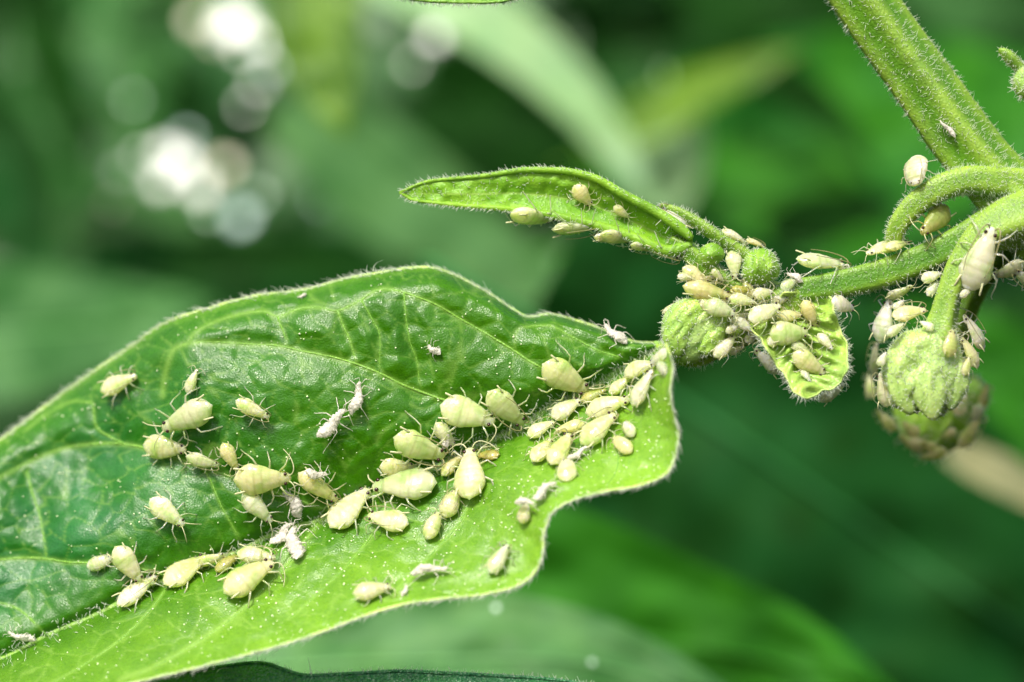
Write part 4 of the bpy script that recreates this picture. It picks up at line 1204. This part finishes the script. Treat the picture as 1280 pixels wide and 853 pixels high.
bleaf([(730, 190), (820, 140), (900, 100), (1010, 60)], 30, 14, 14, 0.2, 'bg_yellow', 'small yellowish leaf behind the top centre', tone=0.5)
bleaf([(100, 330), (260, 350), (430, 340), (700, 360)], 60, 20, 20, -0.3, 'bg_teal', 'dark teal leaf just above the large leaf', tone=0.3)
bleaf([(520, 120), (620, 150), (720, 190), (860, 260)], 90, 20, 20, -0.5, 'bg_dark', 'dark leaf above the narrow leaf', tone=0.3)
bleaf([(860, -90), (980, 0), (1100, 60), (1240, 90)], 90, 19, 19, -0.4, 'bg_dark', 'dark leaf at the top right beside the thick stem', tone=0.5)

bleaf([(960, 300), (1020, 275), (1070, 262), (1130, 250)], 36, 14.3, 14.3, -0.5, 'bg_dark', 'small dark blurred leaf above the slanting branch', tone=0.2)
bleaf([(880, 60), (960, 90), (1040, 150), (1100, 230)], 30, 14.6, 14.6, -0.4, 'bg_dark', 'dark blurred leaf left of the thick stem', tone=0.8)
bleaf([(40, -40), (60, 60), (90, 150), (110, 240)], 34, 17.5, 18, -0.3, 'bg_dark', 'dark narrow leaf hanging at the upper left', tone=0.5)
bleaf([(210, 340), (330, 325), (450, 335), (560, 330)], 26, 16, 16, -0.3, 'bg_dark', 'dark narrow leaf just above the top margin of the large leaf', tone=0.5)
# out-of-focus glints: pale discs before the far leaves, brightness put in their colour
M['fleck'] = plain('white_glint', (0.93, 0.97, 0.93), 0.25, 0.1, 0, 2, 0.8)
M['fleck_mint'] = plain('mint_glint', (0.55, 0.82, 0.62), 0.3, 0.1, 0, 2, 0.6)
M['fleck_cream'] = plain('cream_glint', (0.90, 0.84, 0.62), 0.3, 0.1, 0, 2, 0.6)
M['fleck_aqua'] = plain('aqua_glint', (0.62, 0.88, 0.86), 0.3, 0.1, 0, 2, 0.6)
def fleck(px_, py_, d, r, label, mk='fleck'):
    b = MB(); H = (SUN + Vector((0, -1, 0))).normalized()
    sx = H.cross(Vector((1, 0, 0))).normalized(); sy = H.cross(sx)
    d = d * DS - 0.6; r = r * 0.95; c = P(px_, py_, d); v = []; f = []; n = 14; m = 5
    for j in range(m + 1):
        a = j / m
        for k in range(n):
            th = 2 * math.pi * k / n; rr = r * a * (1 + 0.08 * math.sin(3 * th + px_))
            v.append(c + sx * (rr * math.cos(th)) + sy * (rr * math.sin(th)) + H * (0.10 * r * (1 - a * a)))
    for j in range(m):
        for k in range(n):
            p = j * n + k; q = j * n + (k + 1) % n; f.append((p, p + n, q + n, q))
    nb_ = len(v)
    for k in range(n): v.append(v[m * n + k] - H * r * 0.12)
    for k in range(n):
        f.append((m * n + k, nb_ + k, nb_ + (k + 1) % n, m * n + (k + 1) % n))
    f.append(tuple(nb_ + k for k in reversed(range(n))))
    b.add(v, f); o = b.build('glint_disc', M[mk])
    tag(o, label, 'dew drop', 'blurred bright glints in the background')
for a_ in [(290, 28, 20, 0.42, 'brightest blurred glint at the top left'), (245, 25, 20, 0.20, 'faint glint left of the brightest one at the top', 'fleck_cream'),
           (328, 52, 20, 0.22, 'glint right of the brightest one at the top'), (300, 60, 20, 0.16, 'faint glint below the brightest one at the top'),
           (94, 121, 20, 0.17, 'lone glint at far left', 'fleck_mint'), (222, 202, 19.5, 0.34, 'brightest glint of the middle left group'),
           (205, 190, 19.5, 0.22, 'upper left glint of the middle left group'), (200, 228, 19.5, 0.22, 'lower left glint of the middle left group'),
           (281, 207, 19.5, 0.20, 'right glint of the middle left group', 'fleck_cream'), (250, 235, 19.5, 0.26, 'glint in the heart of the middle left group'),
           (301, 272, 19.5, 0.22, 'lowest glint of the middle left group', 'fleck_aqua'), (150, 215, 19.5, 0.15, 'faint leftmost glint of the middle left group'),
           (322, 106, 20, 0.13, 'upper faint glint between the two groups'), (306, 133, 20, 0.11, 'lower faint glint between the two groups'),
           (365, 165, 20, 0.13, 'faint glint right of the two groups'), (543, 45, 18, 0.19, 'single ring like glint at the top centre'),
           (515, 80, 19, 0.10, 'faint glint below the ring like one'), (165, 125, 20, 0.11, 'faint glint right of the lone far left one', 'fleck_mint'),
           (425, 265, 19, 0.12, 'faint glint near the narrow leaf tip')]:
    fleck(*a_)
for a_ in [(620, 760, 4.0, 0.05, 'left faint glint on the greyish leaf at the bottom', 'fleck_mint'), (740, 828, 4.0, 0.045, 'right faint glint on the greyish leaf at the bottom', 'fleck_mint')]:
    fleck(*a_)
for a_ in [(268, 48, 20, 0.12, 'small cream glint hugging the lower left of the brightest one', 'fleck_cream'), (345, 25, 19, 0.10, 'small mint glint at the top beside the yellow green leaf', 'fleck_mint'),
           (338, 82, 20, 0.13, 'aqua glint under the right neighbour of the brightest one', 'fleck_aqua'), (352, 140, 19, 0.09, 'tiny mint glint beside the lower end of the yellow green leaf', 'fleck_mint'),
           (232, 172, 20, 0.14, 'aqua glint crowning the middle left group', 'fleck_aqua'), (262, 265, 19, 0.12, 'mint glint on the lower edge of the middle left group', 'fleck_mint'),
           (322, 245, 20, 0.13, 'mint glint right of the lowest one in the middle left group', 'fleck_mint'), (176, 195, 20, 0.11, 'small white glint on the upper left rim of the middle left group', 'fleck'),
           (140, 255, 19, 0.10, 'cream glint low on the left of the middle left group', 'fleck_cream'), (470, 150, 20, 0.09, 'lone mint glint between the ring like one and the narrow leaf', 'fleck_mint'),
           (655, 345, 19, 0.20, 'wide soft white glint below the narrow leaf', 'fleck'), (618, 318, 19, 0.15, 'soft mint glint below the narrow leaf', 'fleck_mint'),
           (30, 60, 20, 0.12, 'mint glint in the upper left corner', 'fleck_mint'), (400, 250, 20, 0.10, 'aqua glint left of the narrow leaf tip', 'fleck_aqua')]:
    fleck(*a_)

# far mass of foliage
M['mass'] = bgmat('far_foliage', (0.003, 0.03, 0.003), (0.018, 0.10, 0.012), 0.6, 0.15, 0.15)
mbk = MB(); tnk = []
for i in range(1100):
    d = rng.uniform(38, 56) if i < 620 else rng.uniform(56, 62)
    c = Vector((rng.uniform(-26, 26), d, rng.uniform(-18, 18)))
    ax = Vector((rng.normal(), rng.normal() * 0.35, rng.normal() * 0.8 - 0.3)).normalized()
    nr = Vector((rng.normal() * 0.5, -1, rng.normal() * 0.5 + 0.15)); nr = (nr - ax * nr.dot(ax)).normalized()
    sd = nr.cross(ax); L = rng.uniform(3.5, 7.0) * (1 if i < 620 else 1.4); W = L * rng.uniform(0.2, 0.32); tv = rng.random()
    v = []; f = []; n1, n2 = 9, 5
    for a in range(n1):
        t = a / (n1 - 1); pw = max(0.0, math.sin(math.pi * t ** 0.8)) ** 0.8
        for q in range(n2):
            s = q / (n2 - 1) * 2 - 1
            v.append(c + ax * (t - 0.5) * L + sd * s * W * pw + nr * (0.25 * W * abs(s) * pw - 0.3 * (t - 0.5) ** 2 * L)); tnk.append(tv)
    for a in range(n1 - 1):
        for q in range(n2 - 1):
            k = a * n2 + q; f.append((k, k + 1, k + n2 + 1, k + n2))
    mbk.add(v, f)
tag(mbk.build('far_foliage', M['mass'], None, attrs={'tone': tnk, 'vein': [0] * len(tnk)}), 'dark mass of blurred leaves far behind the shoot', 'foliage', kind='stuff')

# dappled lighter leaflets between the far leaves, most of them at the upper left
M['dapple'] = bgmat('dappled_foliage', (0.012, 0.09, 0.012), (0.20, 0.36, 0.17), 0.4, 0.15, 0.4)
mbd = MB(); tnd = []
for i in range(210):
    left = i < 150
    d = rng.uniform(29.3, 39)
    c = P(rng.uniform(-80, 560) if left else rng.uniform(560, 1350), rng.uniform(-60, 400), d)
    ax = Vector((rng.normal(), rng.normal() * 0.4, rng.normal())).normalized()
    nr = Vector((rng.normal() * 0.4, -1, rng.normal() * 0.5 + 0.4)); nr = (nr - ax * nr.dot(ax)).normalized()
    sd = nr.cross(ax); L = rng.uniform(0.8, 2.6); W = L * rng.uniform(0.12, 0.3)
    tv = min(1, max(0, rng.beta(0.8, 1.6))) * (1 if left else 0.45)
    v = []; f = []; n1, n2 = 9, 5
    for a in range(n1):
        t = a / (n1 - 1); pw = max(0.0, math.sin(math.pi * t ** 0.8)) ** 0.8
        for q in range(n2):
            sx_ = q / (n2 - 1) * 2 - 1
            v.append(c + ax * (t - 0.5) * L + sd * sx_ * W * pw + nr * (0.25 * W * abs(sx_) * pw - 0.3 * (t - 0.5) ** 2 * L)); tnd.append(tv)
    for a in range(n1 - 1):
        for q in range(n2 - 1):
            k = a * n2 + q; f.append((k, k + 1, k + n2 + 1, k + n2))
    mbd.add(v, f)
tag(mbd.build('dappled_foliage', M['dapple'], None, attrs={'tone': tnd, 'vein': [0] * len(tnd)}), 'dappled blurred leaflets between the far leaves', 'foliage', kind='stuff')
